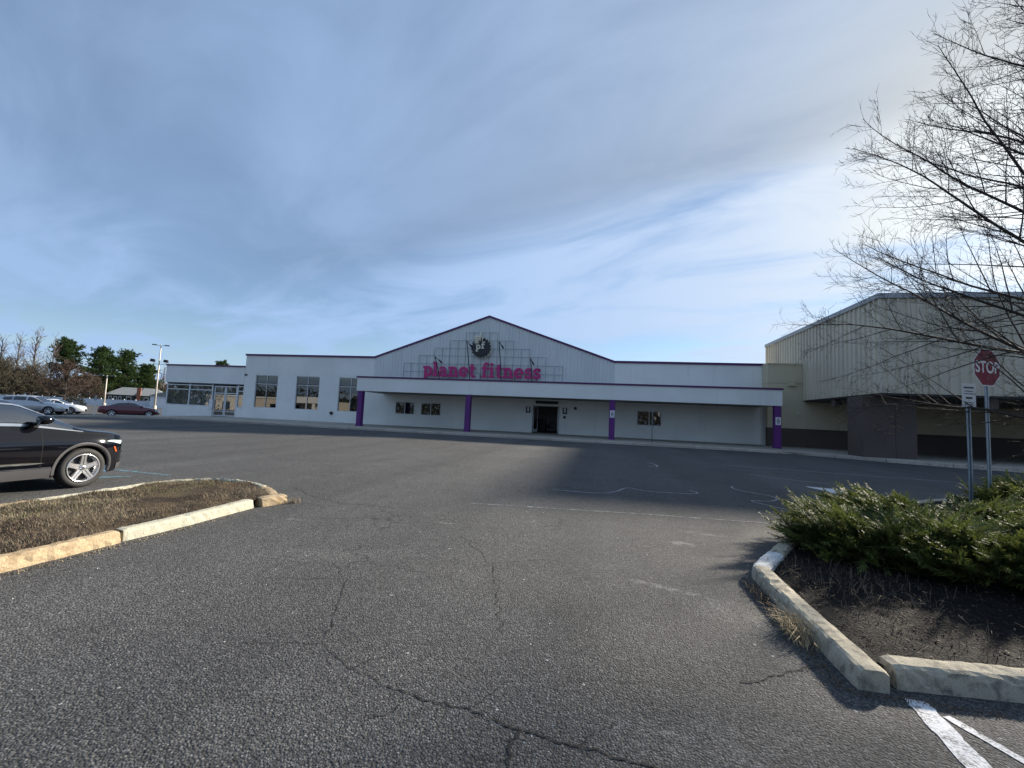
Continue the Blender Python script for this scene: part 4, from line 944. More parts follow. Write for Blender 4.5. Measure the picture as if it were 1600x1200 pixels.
# ------------------------------------------------------------------ junipers
def frond_proto(rg, L=.42):
    """feathery flat spray: curved axis with forward-swept side sprigs (tris)"""
    V, F, T = [], [], []
    nn = 11
    def tri(a, b, c, ta, tc):
        i = len(V); V.extend([a, b, c]); F.append((i, i + 1, i + 2)); T.extend([ta, ta, tc])
    ax = [np.array([L * t, .03 * math.sin(3 * t), .16 * L * t * t - .02]) for t in np.linspace(0, 1, nn)]
    for i in range(1, nn):
        t = i / (nn - 1); ln = L * (.30 * math.sin(math.pi * min(1, t * .8 + .22)) + .07)
        for sgn in (-1, 1):
            for q in range(3):
                a = rg.uniform(.25, .95) * sgn; el = rg.uniform(-.3, .75); l = ln * rg.uniform(.45, 1.0)
                d = np.array([math.cos(a) * math.cos(el), math.sin(a) * math.cos(el), math.sin(el)])
                s = np.array([-d[1], d[0], .5 * rg.uniform(-1, 1)]) * .0075
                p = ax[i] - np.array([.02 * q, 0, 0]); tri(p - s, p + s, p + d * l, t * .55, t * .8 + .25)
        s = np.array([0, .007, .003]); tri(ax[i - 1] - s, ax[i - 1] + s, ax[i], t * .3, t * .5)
    return np.array(V), np.array(F), np.array(T)
def juniper(loc, rx, ry, h, n, seed, label, yaw=0.):
    rg = random.Random(seed); npg = np.random.default_rng(seed)
    x, y = loc; e = tag(empty('juniper_shrub', (x, y, gz(x, y) + .1)), label, 'shrub', 'junipers in the mulch bed')
    protos = [frond_proto(rg, L) for L in (.32, .40, .48, .36)]
    VV, FF, TT, off = [], [], [], 0
    # radial main boughs give tiers and gaps
    boughs = [(rg.uniform(0, 2 * math.pi), rg.uniform(.15, 1.0), rg.uniform(.6, 1.1)) for i in range(46)]
    wood = MB()
    for az, lev, ln in boughs[:26]:
        pts = [(0, 0, 0)] + [(math.cos(az) * rx * ln * t * .8, math.sin(az) * ry * ln * t * .8, h * lev * (t ** .7) * .8) for t in (.3, .6, .9)]
        wood.tube(pts, [.022, .016, .011, .006], 5)
    wood.build('stem', 'bark', e)
    for i in range(n):
        az, lev, ln = boughs[rg.randrange(len(boughs))]; az += rg.gauss(0, .16)
        t = rg.uniform(.25, 1.) ** .65 * ln
        ht = h * (lev * (1 - .55 * max(0, t - .35)) * (.45 + .55 * min(1, t * 1.6))) + rg.gauss(0, .03)
        px_, py_, pz = math.cos(az) * rx * t * .86, math.sin(az) * ry * t * .86, max(.02, ht)
        V, F, T = protos[rg.randrange(4)]; sc_ = rg.uniform(.7, 1.25)
        a = az + rg.gauss(0, .45); el = rg.gauss(.20, .22) - .18 * max(0, t - .8); ro = rg.gauss(0, .5)
        ca, sa = math.cos(a), math.sin(a); ce, se = math.cos(el), math.sin(el); cr, sr = math.cos(ro), math.sin(ro)
        Rx = np.array([[1, 0, 0], [0, cr, -sr], [0, sr, cr]]); Ry = np.array([[ce, 0, -se], [0, 1, 0], [se, 0, ce]]); Rz = np.array([[ca, -sa, 0], [sa, ca, 0], [0, 0, 1]])
        W_ = (V * sc_) @ (Rz @ Ry @ Rx).T + np.array([px_, py_, pz])
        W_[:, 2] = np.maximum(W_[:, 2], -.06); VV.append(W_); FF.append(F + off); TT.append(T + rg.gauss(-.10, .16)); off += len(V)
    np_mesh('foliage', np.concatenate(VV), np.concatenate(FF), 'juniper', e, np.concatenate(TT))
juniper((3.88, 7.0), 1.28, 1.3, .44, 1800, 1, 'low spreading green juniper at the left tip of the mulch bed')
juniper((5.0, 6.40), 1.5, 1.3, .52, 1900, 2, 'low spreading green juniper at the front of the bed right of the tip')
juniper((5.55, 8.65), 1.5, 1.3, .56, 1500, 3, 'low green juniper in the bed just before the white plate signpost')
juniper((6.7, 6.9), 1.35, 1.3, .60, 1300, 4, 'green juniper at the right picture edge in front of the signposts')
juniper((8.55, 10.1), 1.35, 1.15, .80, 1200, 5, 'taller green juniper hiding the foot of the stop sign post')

# ------------------------------------------------------------------ stop sign and plate sign in the bed
def text_mesh(body, size, mat, parent, name, loc, rot=(R(90), 0, 0), sx=1.):
    cu = bpy.data.curves.new('t', 'FONT'); cu.body = body; cu.size = size; cu.align_x = 'CENTER'; cu.align_y = 'CENTER'; cu.extrude = .001; cu.offset = .006 * size / .3
    ob = bpy.data.objects.new('t', cu); col.objects.link(ob)
    dg = bpy.context.evaluated_depsgraph_get(); me = bpy.data.meshes.new_from_object(ob.evaluated_get(dg)); bpy.data.objects.remove(ob); bpy.data.curves.remove(cu)
    me.materials.clear(); me.materials.append(MATS[mat]); o = bpy.data.objects.new(name, me); col.objects.link(o); o.parent = parent; o.location = loc; o.rotation_euler = rot; o.scale = (sx, 1, 1); return o
def octo(r_, y0, y1):
    m = MB(); m.prism([(r_ * math.cos(R(22.5 + 45 * i)), r_ * math.sin(R(22.5 + 45 * i))) for i in range(8)], y0, y1); return m
st = tag(empty('stop_sign', (7.72, 10.45, gz(7.7, 10.4) + .1), R(25)), 'red octagonal stop sign on a galvanised post behind bare branches', 'sign')
m = uchannel(3.2); m.build('post', 'galvanised', st)
pl = octo(.405, -.012, -.006).build('plate', 'sign_white', st, fix=True); pl.location = (0, 0, 3.02)
f = octo(.382, -.0150, -.0125).build('face', 'stop_red', pl, fix=True)
text_mesh('STOP', .33, 'sign_white', pl, 'letters', (0, -.0165, 0), sx=.86)
for z in (-.22, .22): b = MB(); b.lathe([(0, -.022), (.012, -.022), (.012, -.015)], seg=8); o = b.build('bolt', 'galvanised', pl); o.location = (0, 0, z)
ps = tag(empty('plate_sign', (7.02, 9.92, gz(7, 9.9) + .08), R(17)), 'small white plate sign on a galvanised channel post in the juniper', 'sign')
m = uchannel(2.62); m.build('post', 'galvanised', ps)
m = MB(); m.bbox(-.152, .152, -.010, -.006, 2.2, 2.66, .002); m.build('plate', 'sign_white', ps)
for z, w_, h_ in ((2.58, .11, .03), (2.51, .09, .014), (2.46, .11, .014), (2.38, .07, .04), (2.29, .11, .012), (2.25, .10, .012)): m = MB(); m.box(-w_, w_, -.0125, -.0103, z - h_ / 2, z + h_ / 2); m.build('print', 'sign_ink', ps)

# ------------------------------------------------------------------ bare trees
def grow_tree(name, loc, label, seed, height, crown, r_base, zlow=.2, limbs=26, el0=8, el1=58, twig_r=.0035, seg_twig=2, branch_step=.30, twig_step=.12, twig_len=.42, mats=('bark', 'twig'), dens=1., group=None, curve=.5, droop=.0, shape=1., sides=(8, 5, 3), wob=.06, dbl=.45, elp=.8, lr=.42, flp=1.15):
    rg = random.Random(seed); x, y = loc
    e = tag(empty(name, (x, y, gz(x, y))), label, 'tree', group)
    tr, lm, tw = MB(), MB(), MB()
    pts = []; px_ = py_ = 0
    for i in range(13):
        t = i / 12; pts.append(Vector((px_, py_, height * t))); px_ += rg.gauss(0, .018 * height / 10); py_ += rg.gauss(0, .018 * height / 10)
    tr.tube(pts, [r_base * (1.25 if i == 0 else 1 - .93 * i / 12) for i in range(13)], sides[0])
    def tp(t): f = t * 12; i = min(11, int(f)); return pts[i].lerp(pts[i + 1], f - i)
    def path(p, d, ln, n, up, wobble):
        P = [p.copy()]; d = d.copy()
        for i in range(n):
            d = (d + Vector((rg.gauss(0, wobble), rg.gauss(0, wobble), rg.gauss(0, wobble) + up / n))).normalized(); p = p + d * (ln / n); P.append(p.copy())
        return P
    def along(P, t): f = t * (len(P) - 1); i = min(len(P) - 2, int(f)); return P[i].lerp(P[i + 1], f - i), (P[i + 1] - P[i]).normalized()
    def side(d, ang, roll):
        a = d.orthogonal().normalized(); b = d.cross(a); return (d * math.cos(ang) + (a * math.cos(roll) + b * math.sin(roll)) * math.sin(ang)).normalized()
    def twig(p, d, ln, lev=0):
        P = path(p, d, ln, seg_twig, .25, .16); tw.tube(P, [twig_r * (1.25 - .75 * i / seg_twig) for i in range(seg_twig + 1)], 3, cap=False)
        if lev < 1:
            for k2 in range(rg.choice((1, 2, 2, 3)) if rg.random() < dbl + .25 else 0):
                q, dd = along(P, rg.uniform(.25, .9)); twig(q, side(dd, rg.uniform(.5, .95), rg.uniform(0, 6.28)), ln * rg.uniform(.3, .6), lev + 1)
    def branch(p, d, ln, r_, lev):
        n = max(3, int(ln / .22)); P = path(p, d, ln, n, curve * .7 - droop * .3, wob)
        tgt = lm if lev == 0 or r_ > twig_r * 2.2 else tw
        tgt.tube(P, [max(twig_r, r_ * (1 - .88 * i / n)) for i in range(n + 1)], sides[1] if tgt is lm else sides[2], cap=False)
        if lev < 1 and ln > .8:
            k2 = int(ln / branch_step * dens)
            for i in range(k2):
                t = lerp(.16, .96, (i + rg.random()) / k2); q, dd = along(P, t)
                branch(q, side(dd, rg.uniform(.55, .95), rg.uniform(0, 6.28)), min(ln * .55, ln * (1.05 - t) * .55 + .25) * rg.uniform(.6, 1.15), max(twig_r, r_ * (1 - .85 * t) * .5), lev + 1)
        k3 = int(ln / twig_step * dens)
        for i in range(k3):
            t = lerp(.2, 1., (i + rg.random()) / k3); q, dd = along(P, t); twig(q, side(dd, rg.uniform(.45, 1.0), rg.uniform(0, 6.28)), twig_len * rg.uniform(.45, 1.2))
    for i in range(limbs):
        t = zlow + (1 - zlow) * ((i + rg.uniform(.1, .9)) / limbs) ** 1.05 * .95; az = i * 2.39996 + rg.gauss(0, .25)
        f = (t - zlow) / (1 - zlow); el = R(lerp(el0, el1, f ** elp) + rg.gauss(0, 6))
        ln = crown * (1 - f ** flp * .74) ** shape * rg.uniform(.82, 1.12)
        d = Vector((math.cos(az) * math.cos(el), math.sin(az) * math.cos(el), math.sin(el)))
        branch(tp(t), d, ln, r_base * (lr - lr * .5 * f), 0)
    tr.build('trunk', mats[0], e, smooth=True); lm.build('limbs', mats[0], e, smooth=True); tag(tw.build('twigs', mats[1], e), kind='stuff')
    return e
grow_tree('bare_tree', (7.95, 7.95), 'large leafless tree whose bare limbs reach in from the right edge', 11, 10.6, 5.8, .15, zlow=.15, limbs=66, el0=-6, el1=60, elp=.42, twig_r=.0024, branch_step=.24, twig_step=.105, twig_len=.36, curve=.26, wob=.05, dbl=.65, lr=.26, shape=1.15, flp=1.0)

# ------------------------------------------------------------------ vehicles
def smooth_interp(pts, n=400, passes=5):
    xs = np.linspace(pts[0][0], pts[-1][0], n); ys = np.interp(xs, [p[0] for p in pts], [p[1] for p in pts])
    kx = np.array([.25, .5, .25])
    for _ in range(passes * 3): ys[1:-1] = np.convolve(ys, kx, 'same')[1:-1]
    return lambda x: float(np.interp(x, xs, ys))
class Car:
    """car body as one analytic skin: x = forward from the front axle, v = 0 underside .. 1 roof centre"""
    def __init__(s, top, belt, low, W, nose_x, tail_x, nose_len, tail_len, wb, r_w, cowl, tumble=.26, nose_pow=2.6, n_ex=4.):
        s.top = smooth_interp(top); s.belt = smooth_interp(belt); s.low = smooth_interp(low); s.W = W; s.nx = nose_x; s.tx = tail_x; s.nl = nose_len; s.tl = tail_len; s.wb = wb; s.rw = r_w; s.cowl = cowl; s.tumble = tumble; s.np = nose_pow; s.n = n_ex
    def w(s, x):
        if x > s.nx - s.nl: t = min(1, (x - (s.nx - s.nl)) / s.nl); return s.W * max(.02, 1 - t ** s.np) ** (1 / s.np)
        if x < s.tx + s.tl: t = min(1, ((s.tx + s.tl) - x) / s.tl); return s.W * max(.02, 1 - .9 * t ** 3) ** (1 / 2.2)
        return s.W
    def flank(s, t): return .90 + .10 * math.sin(math.pi * min(.5, .10 + t * .9)) ** .7 - .018 * max(0, .55 - t) - .085 * max(0, (t - .66) / .34) ** 1.7
    def S(s, x, v, off=0.):
        zb, zs, zt, w_ = s.low(x), s.belt(x), s.top(x), s.w(x)
        zs = min(zs, zt - .01)
        if v < .1: t = v / .1; y, z = w_ * s.flank(0.) * t, zb
        elif v < .55:
            t = (v - .1) / .45; z = zb + (zs - zb) * t
            y = w_ * s.flank(t)
        else:
            ph = (v - .55) / .45 * math.pi / 2; h = zt - zs
            ys = w_ * s.flank(1.)
            y = ys * max(0, math.cos(ph)) ** (2 / s.n); z = zs + h * max(0, math.sin(ph)) ** (2 / s.n); y *= 1 - s.tumble * (z - zs) / .62 * .9
        return (x, y, z)
    def P(s, x, v, sgn=1, off=0.):
        p = Vector(s.S(x, v)); e = 1e-3
        if off:
            du = Vector(s.S(x - e, v)) - Vector(s.S(x + e, v)); dv = Vector(s.S(x, min(1, v + e))) - Vector(s.S(x, max(0, v - e))); n = du.cross(dv)
            n = n.normalized() if n.length > 1e-12 else Vector((0, 1, 0))
            if n.y < 0 and v < .9 and v > .1: n = -n
            if v >= .9 and n.z < 0: n = -n
            p = p + n * off
        return (p.x, p.y * sgn, p.z)
    def patch(s, x0, x1, v0, v1, off, sgn=1, nu=10, nv=6, shape=None):
        m = MB()
        for i in range(nu + 1):
            for j in range(nv + 1):
                a, b = i / nu, j / nv
                if shape: x, v = shape(a, b)
                else: x, v = lerp(x0, x1, a), lerp(v0, v1, b)
                m.v.append(s.P(x, v, sgn, off))
        for i in range(nu):
            for j in range(nv):
                q = i * (nv + 1) + j; f = (q, q + 1, q + nv + 2, q + nv + 1); m.f.append(f if sgn > 0 else tuple(reversed(f))); m.mi.append(0)
        return m
    def vz(s, x, z):
        """v on the flank for a given height"""
        zb, zs = s.low(x), min(s.belt(x), s.top(x) - .01); return .1 + .45 * min(1, max(0, (z - zb) / (zs - zb)))
    def body(s, parent, mat, glass, nu, win, pillars, ws, rear, glass_v=(.575, .755)):
        """outer skin with openings for glass and wheel arches; returns nothing"""
        xs = list(np.linspace(s.tx, s.nx, nu)); vs = sorted(set([0, .05] + list(np.linspace(.1, .55, 19)) + list(np.linspace(.55, 1, 22)) + list(glass_v) + [.80]))
        for e in (*win, *[q for p in pillars for q in p], *ws, *rear): xs.append(e)
        xs = sorted(set(round(float(x), 4) for x in xs)); nv = len(vs)
        B = MB(); gl = {'side_window': [], 'windshield': [], 'rear_window': []}
        idx = {}
        for sg in (1, -1):
            for i, x in enumerate(xs):
                for j, v in enumerate(vs): idx[(sg, i, j)] = len(B.v); B.v.append(s.P(x, v, sg))
        gm = {'windshield': MB(), 'rear_window': MB()}; sides = {}
        for sg in (1, -1):
            for i in range(len(xs) - 1):
                xm = (xs[i] + xs[i + 1]) / 2
                for j in range(nv - 1):
                    vm_ = (vs[j] + vs[j + 1]) / 2; p = s.S(xm, vm_)
                    f = (idx[(sg, i, j)], idx[(sg, i, j + 1)], idx[(sg, i + 1, j + 1)], idx[(sg, i + 1, j)]); f = f if sg > 0 else tuple(reversed(f))
                    if vm_ < .55 and abs(p[1]) > .45 and any(math.hypot(p[0] - ax, p[2] - s.rw) < s.rw * 1.17 for ax in (0, -s.wb)): continue
                    q = None
                    if glass_v[0] < vm_ < glass_v[1] and win[0] < xm < win[1] and not any(a < xm < b for a, b in pillars): q = ('side_window', sg, sum(xm < a for a, b in pillars))
                    elif vm_ > .80 and ws[0] < xm < ws[1]: q = 'windshield'
                    elif vm_ > .80 and rear[0] < xm < rear[1]: q = 'rear_window'
                    if q is None: B.f.append(f); B.mi.append(0); continue
                    g_ = gm[q] if isinstance(q, str) else sides.setdefault(q, MB()); n0 = len(g_.v); g_.v += [B.v[t] for t in f]; g_.f.append((n0, n0 + 1, n0 + 2, n0 + 3)); g_.mi.append(0)
        B.build('body', mat, parent, smooth=True)
        for k2, g_ in gm.items():
            if g_.f: g_.build(k2, glass, parent, smooth=True)
        for k2, g_ in sides.items(): g_.build('side_window', glass, parent, smooth=True)
        # cabin floor pan, arch liners
        m = MB(); m.box(s.tx + .4, s.nx - .5, -s.W * .8, s.W * .8, s.low(-.9) + .02, s.low(-.9) + .06); m.build('floor_pan', 'under_dark', parent)
        for ax in (0, -s.wb):
            for sg in (1, -1):
                m = MB(); rad = s.rw * 1.20; nn = 18
                for i in range(nn + 1):
                    a = math.pi * i / nn
                    for y in (s.W * .50, s.W * .955): m.v.append((ax + rad * math.cos(a), y * sg, s.rw + rad * math.sin(a)))
                for i in range(nn): m.f.append((2 * i, 2 * i + 1, 2 * i + 3, 2 * i + 2)); m.mi.append(0)
                m.f.append(tuple(range(0, 2 * nn + 2, 2))); m.mi.append(0); m.build('arch_liner', 'under_dark', parent, smooth=False)
def arch_trim(car, parent, ax, sgn, mat, r0, r1, a0=-12, a1=192, off=.012):
    m = MB(); nn = 26
    for i in range(nn + 1):
        a = R(lerp(a0, a1, i / nn))
        for k2, r_ in enumerate((r0, lerp(r0, r1, .25), r1)):
            x = ax + r_ * math.cos(a); z = max(car.low(x) + .01, car.rw + r_ * math.sin(a)); p = car.P(x, car.vz(x, z), sgn, off if k2 else off - .03); m.v.append((p[0], p[1], z))
    for i in range(nn):
        for k2 in range(2): q = i * 3 + k2; m.f.append((q, q + 3, q + 4, q + 1)); m.mi.append(0)
    return m.build('arch_trim', mat, parent, smooth=True)
def make_wheel(parent, x, y, r_, sgn, rim_f=.72, detail=True, rim='alloy', phase=90):
    e = MB(); w_ = .235; prof = [(r_ * .70, -w_ * .42), (r_ * .78, -w_ * .5), (r_ * .92, -w_ * .5), (r_ * .985, -w_ * .40), (r_, -w_ * .25), (r_, w_ * .25), (r_ * .985, w_ * .40), (r_ * .92, w_ * .5), (r_ * .78, w_ * .5), (r_ * .70, w_ * .42)]
    e.lathe(prof, seg=40 if detail else 20); wl = e.build('wheel', 'rubber', parent, smooth=True); wl.location = (x, y, r_); o = sgn * w_ * .5
    rr_ = r_ * rim_f
    m = MB(); m.lathe([(rr_ * .99, o * .92), (rr_ * 1.0, o * 1.02), (rr_ * .93, o * 1.04), (rr_ * .90, o * .92), (rr_ * .86, o * .1), (rr_ * .3, -o * .1), (0, -o * .1)], seg=40 if detail else 18); m.build('rim', [rim], wl, smooth=True)
    m = MB(); m.lathe([(0, o * .30), (rr_ * .80, o * .30), (rr_ * .80, o * .22)], seg=24); m.build('brake_disc', 'rim_dark', wl)
    for i in range(5):
        a = R(phase + 72 * i); m = MB(); n_ = 6
        for j in range(n_ + 1):
            t = j / n_; rad = lerp(rr_ * .12, rr_ * .94, t); hw = rr_ * lerp(.20, .155, min(1, t * 1.4)) * (1 + .45 * max(0, t - .7)); yy = o * (.80 + .18 * t)
            for k2, (f, dy) in enumerate(((-1, -o * .35), (-.92, 0), (-.25, 0), (0, -o * .10), (.25, 0), (.92, 0), (1, -o * .35))):
                c, s_ = math.cos(a), math.sin(a); m.v.append((rad * c - f * hw * s_, yy + dy, rad * s_ + f * hw * c))
        for j in range(n_):
            for k2 in range(6): q = j * 7 + k2; m.f.append((q, q + 1, q + 8, q + 7)); m.mi.append(0)
        m.build('spoke', rim, wl, smooth=False)
    m = MB(); m.lathe([(0, o * 1.0), (rr_ * .12, o * .99), (rr_ * .16, o * .93), (rr_ * .19, o * .70)], seg=20); m.build('hub_cap', rim, wl, smooth=True)
    if detail:
        m = MB(); m.lathe([(0, o * 1.012), (rr_ * .10, o * 1.010)], seg=16); m.build('hub_badge', 'rim_dark', wl)
        for i in range(5): a = R(phase + 36 + 72 * i); m = MB(); m.tube([(rr_ * .24 * math.cos(a), o * .6, rr_ * .24 * math.sin(a)), (rr_ * .24 * math.cos(a), o * .86, rr_ * .24 * math.sin(a))], .012, 6); m.build('lug_nut', 'chrome', wl)
    return wl

def near_suv():
    e = tag(empty('parked_suv', (-10.66, 6.76, .02), R(90 - 3)), 'glossy black SUV with silver five-spoke wheels parked beside the grass island', 'car')
    c = Car(top=[(-3.95, 1.02), (-3.86, 1.22), (-3.6, 1.50), (-3.25, 1.61), (-2.4, 1.67), (-1.5, 1.68), (-.92, 1.64), (-.05, 1.165), (.06, 1.125), (.22, 1.095), (.45, 1.07), (.70, 1.025), (.85, .95), (.93, .80), (.95, .66)],
            belt=[(-3.95, 1.0), (-3.0, 1.10), (-.6, 1.065), (.0, 1.04), (.5, 1.0), (.8, .92), (.95, .64)], low=[(-3.95, .42), (-3.5, .30), (-2.9, .24), (0, .24), (.6, .25), (.95, .34)],
            W=.955, nose_x=.95, tail_x=-3.95, nose_len=.90, tail_len=.7, wb=2.85, r_w=.376, cowl=-.45, nose_pow=2.8)
    c.body(e, 'paint_black', 'car_glass', 96, (-3.35, -.18), [(-1.66, -1.54), (-2.82, -2.74)], (-.88, -.04), (-3.80, -3.45))
    for sg in (1, -1):
        for ax in (0, -2.85):
            make_wheel(e, ax, sg * (.955 - .125), .376, sg); arch_trim(c, e, ax, sg, 'cladding_grey', .425, .485)
        c.patch(-2.36, -.49, .105, .20, .012, sg, 24, 4).build('rocker_cladding', 'cladding_grey', e, smooth=True)
        c.patch(-2.36, -.50, .203, .217, .016, sg, 24, 2).build('rocker_chrome', 'chrome', e, smooth=True)
        c.patch(-2.45, -.62, 0, 0, .014, sg, 24, 3, lambda a, b: (lerp(-2.45, -.62, a), c.vz(-1, .525) + (b - .5) * .022 * min(1, (1 - a) * 9 + .05))).build('door_moulding', 'chrome', e, smooth=True)
        c.patch(-3.30, -.03, .560, .571, .008, sg, 30, 2).build('belt_chrome', 'chrome', e, smooth=True)
        c.patch(-3.40, -.03, .757, .790, .007, sg, 40, 3).build('roof_chrome', 'alloy', e, smooth=True)
        for x in (-.66, -1.72, -2.70): c.patch(x, x + .008, .21, .552, .0012, sg, 1, 16).build('door_seam', 'under_dark', e)
        c.patch(-.12, .62, .549, .552, .002, sg, 16, 1).build('hood_seam', 'under_dark', e)
        for x in (-1.56, -2.60):
            m = MB(); z = .98; p0, p1, p2 = (c.P(q, c.vz(q, z), sg, o_) for q, o_ in ((x, .005), (x + .11, .04), (x + .22, .005))); m.tube([p0, p1, p2], [.012, .014, .012], 6); m.build('door_handle', 'chrome', e, smooth=True)
        # lamps
        c.patch(0, 0, 0, 0, .008, sg, 12, 5, lambda a, b: (lerp(.36, .80, a) + .05 * b, lerp(c.vz(.6, .80) + .025 * (1 - a), c.vz(.6, .915) + .004, b * (.25 + .75 * a)))).build('headlight', 'headlamp', e, smooth=True)
        c.patch(0, 0, 0, 0, .010, sg, 4, 4, lambda a, b: (lerp(.50, .535, a) + .05 * (1 - b), lerp(c.vz(.5, .66), c.vz(.5, .76), b))).build('side_marker', 'amber', e, smooth=True)
        c.patch(-3.88, -3.60, .46, .53, .008, sg, 6, 3).build('tail_light', 'tail_red', e, smooth=True)
        # mirror
        m = MB(); b0 = Vector(c.P(-.70, .585, sg, 0)); m.tube([b0, b0 + Vector((.0, sg * .10, .03))], [.04, .03], 8); st_ = m.build('mirror_stalk', 'paint_black', e, smooth=True)
        m = MB(); cx, cy, cz = b0.x + .0, b0.y + sg * .19, b0.z + .075
        ring = []
        for (dx, sc_) in ((.11, .35), (.08, .75), (.02, 1.), (-.05, .97), (-.07, .86)):
            ring.append([(cx + dx, cy + sg * .125 * sc_ * math.cos(t), cz + .085 * sc_ * math.sin(t)) for t in [2 * math.pi * q / 14 for q in range(14)]])
        m.v = [p for r_ in ring for p in r_]
        for i in range(4):
            for j in range(14): m.f.append((i * 14 + j, i * 14 + (j + 1) % 14, (i + 1) * 14 + (j + 1) % 14, (i + 1) * 14 + j)); m.mi.append(0)
        m.f.append(tuple(range(14))); m.mi.append(0); m.f.append(tuple(range(56, 70))); m.mi.append(0); m.build('mirror', 'paint_black', e, smooth=True)
    # front grille split, plate-less bumper, cabin
    for sg in (1, -1): c.patch(.70, .945, .36, .47, .010, sg, 8, 5).build('grille', 'chrome', e, smooth=True)
    for sg in (1, -1): c.patch(.62, .94, .12, .20, .010, sg, 8, 3).build('bumper_lip', 'cladding_grey', e, smooth=True)
    m = MB(); m.bbox(-.95, -.40, -.72, .72, .80, 1.12, .08); m.build('dashboard', 'seat_dark', e)
    for y in (-.38, .38):
        m = MB(); m.bbox(-1.95, -1.42, y - .25, y + .25, .50, .72, .06); s_ = m.build('seat', 'seat_dark', e); m = MB(); m.tube([(-1.86, y, .70), (-1.98, y, 1.0), (-2.06, y, 1.22)], [.20, .22, .15], 8); m.build('seat_back', 'seat_dark', e, smooth=True); m = MB(); m.bbox(-2.14, -2.02, y - .13, y + .13, 1.24, 1.44, .04); m.build('head_rest', 'seat_dark', e)
    m = MB(); m.tube([(-1.12 + .06 * math.cos(t), .38 + .18 * math.sin(t), .98 + .18 * math.cos(t)) for t in [2 * math.pi * q / 20 for q in range(21)]], .016, 6); m.build('steering_wheel', 'seat_dark', e, smooth=True)
    m = MB(); m.bbox(-2.95, -2.45, -.65, .65, .5, 1.15, .08); m.build('rear_seat', 'seat_dark', e)
near_suv()
def far_car(name, loc, rz, label, paint, kind='sedan', group='cars parked at the far left of the lot'):
    x, y = loc; e = tag(empty(name, (x, y, gz(x, y)), rz), label, 'car', group)
    if kind == 'sedan':
        c = Car(top=[(-3.75, .92), (-3.65, 1.02), (-3.1, 1.06), (-2.3, 1.38), (-1.6, 1.45), (-1.1, 1.40), (-.35, 1.0), (.1, .95), (.6, .84), (.85, .66), (.9, .55)], belt=[(-3.75, .88), (-2.5, .94), (-.3, .90), (.4, .82), (.9, .52)], low=[(-3.75, .38), (-3., .22), (0, .2), (.9, .3)], W=.90, nose_x=.9, tail_x=-3.75, nose_len=.8, tail_len=.6, wb=2.75, r_w=.33, cowl=-.35)
        a = ((-2.9, -.45), [(-1.66, -1.56)], (-1.08, -.40), (-3.0, -2.35))
    else:
        c = Car(top=[(-3.7, 1.0), (-3.6, 1.3), (-3.3, 1.6), (-2.4, 1.70), (-1.5, 1.69), (-1.2, 1.62), (-.5, 1.14), (.0, 1.08), (.55, .98), (.8, .8), (.88, .6)], belt=[(-3.7, .98), (-2.5, 1.04), (-.4, 1.02), (.4, .93), (.88, .58)], low=[(-3.7, .42), (-3., .26), (0, .26), (.88, .36)], W=.92, nose_x=.88, tail_x=-3.7, nose_len=.8, tail_len=.5, wb=2.7, r_w=.36, cowl=-.4)
        a = ((-3.3, -.55), [(-1.72, -1.6), (-2.66, -2.58)], (-1.18, -.48), (-3.62, -3.38))
    c.body(e, paint, 'dark_glass', 46, *a)
    for sg in (1, -1):
        for ax in (0, -c.wb): make_wheel(e, ax, sg * (c.W - .12), c.rw, sg, detail=False)
        c.patch(.45, .80, c.vz(.5, c.belt(.5) - .14), .55, .01, sg, 5, 3).build('headlight', 'headlamp', e, smooth=True)
        c.patch(c.tx + .04, c.tx + .3, .46, .54, .01, sg, 5, 3).build('tail_light', 'tail_red', e, smooth=True)
        m = MB(); b0 = Vector(c.P(-.62, .59, sg)); m.bbox(b0.x - .06, b0.x + .1, min(b0.y, b0.y + sg * .2), max(b0.y, b0.y + sg * .2), b0.z, b0.z + .13, .03); m.build('mirror', paint, e)
        c.patch(c.tx + .8, -.4, .12, .17, .01, sg, 12, 2).build('sill_trim', 'chrome' if paint == 'paint_silver' else 'black_plastic', e, smooth=True)
    return e
far_car('parked_sedan', (-44.8, 36.1), R(54), 'maroon sedan parked beside the left end of the gym', 'paint_maroon')
far_car('parked_suv', (-50.0, 31.6), R(32), 'silver wagon parked behind the black SUV', 'paint_silver', 'suv')
far_car('parked_sedan', (-52.6, 34.9), R(36), 'white sedan beyond the silver wagon with only its nose showing', 'paint_white')

# ------------------------------------------------------------------ far left background
fence = tag(empty('vinyl_fence', (-120, 80, .03)), 'long white panel fence across the far end of the lot', 'fence')
FA = Vector((-142, 73.4, 0)); FB = Vector((-101, 86.2, 0)); L_ = (FB - FA).length; nP = 17; dv = (FB - FA) / nP
pm = MB(); ln = dv.length; pm.bbox(.08, ln - .08, -.03, .03, .12, 1.55, .01)
for z in (.14, 1.5): pm.box(.07, ln - .07, -.045, .045, z - .07, z + .07)
pan = pm.build('fence_panel', 'fence_white', fence); po = MB(); po.bbox(-.07, .07, -.07, .07, 0, 1.8, .015); post = po.build('fence_post', 'fence_white', fence)
az = math.atan2(dv.y, dv.x)
for i in range(nP):
    p = FA + dv * i - Vector((-120, 80, 0))
    for src, nm in ((pan, 'fence_panel'), (post, 'fence_post')):
        if i == 0: src.location = p; src.rotation_euler = (0, 0, az)
        else: share(src, nm, fence, p, az)
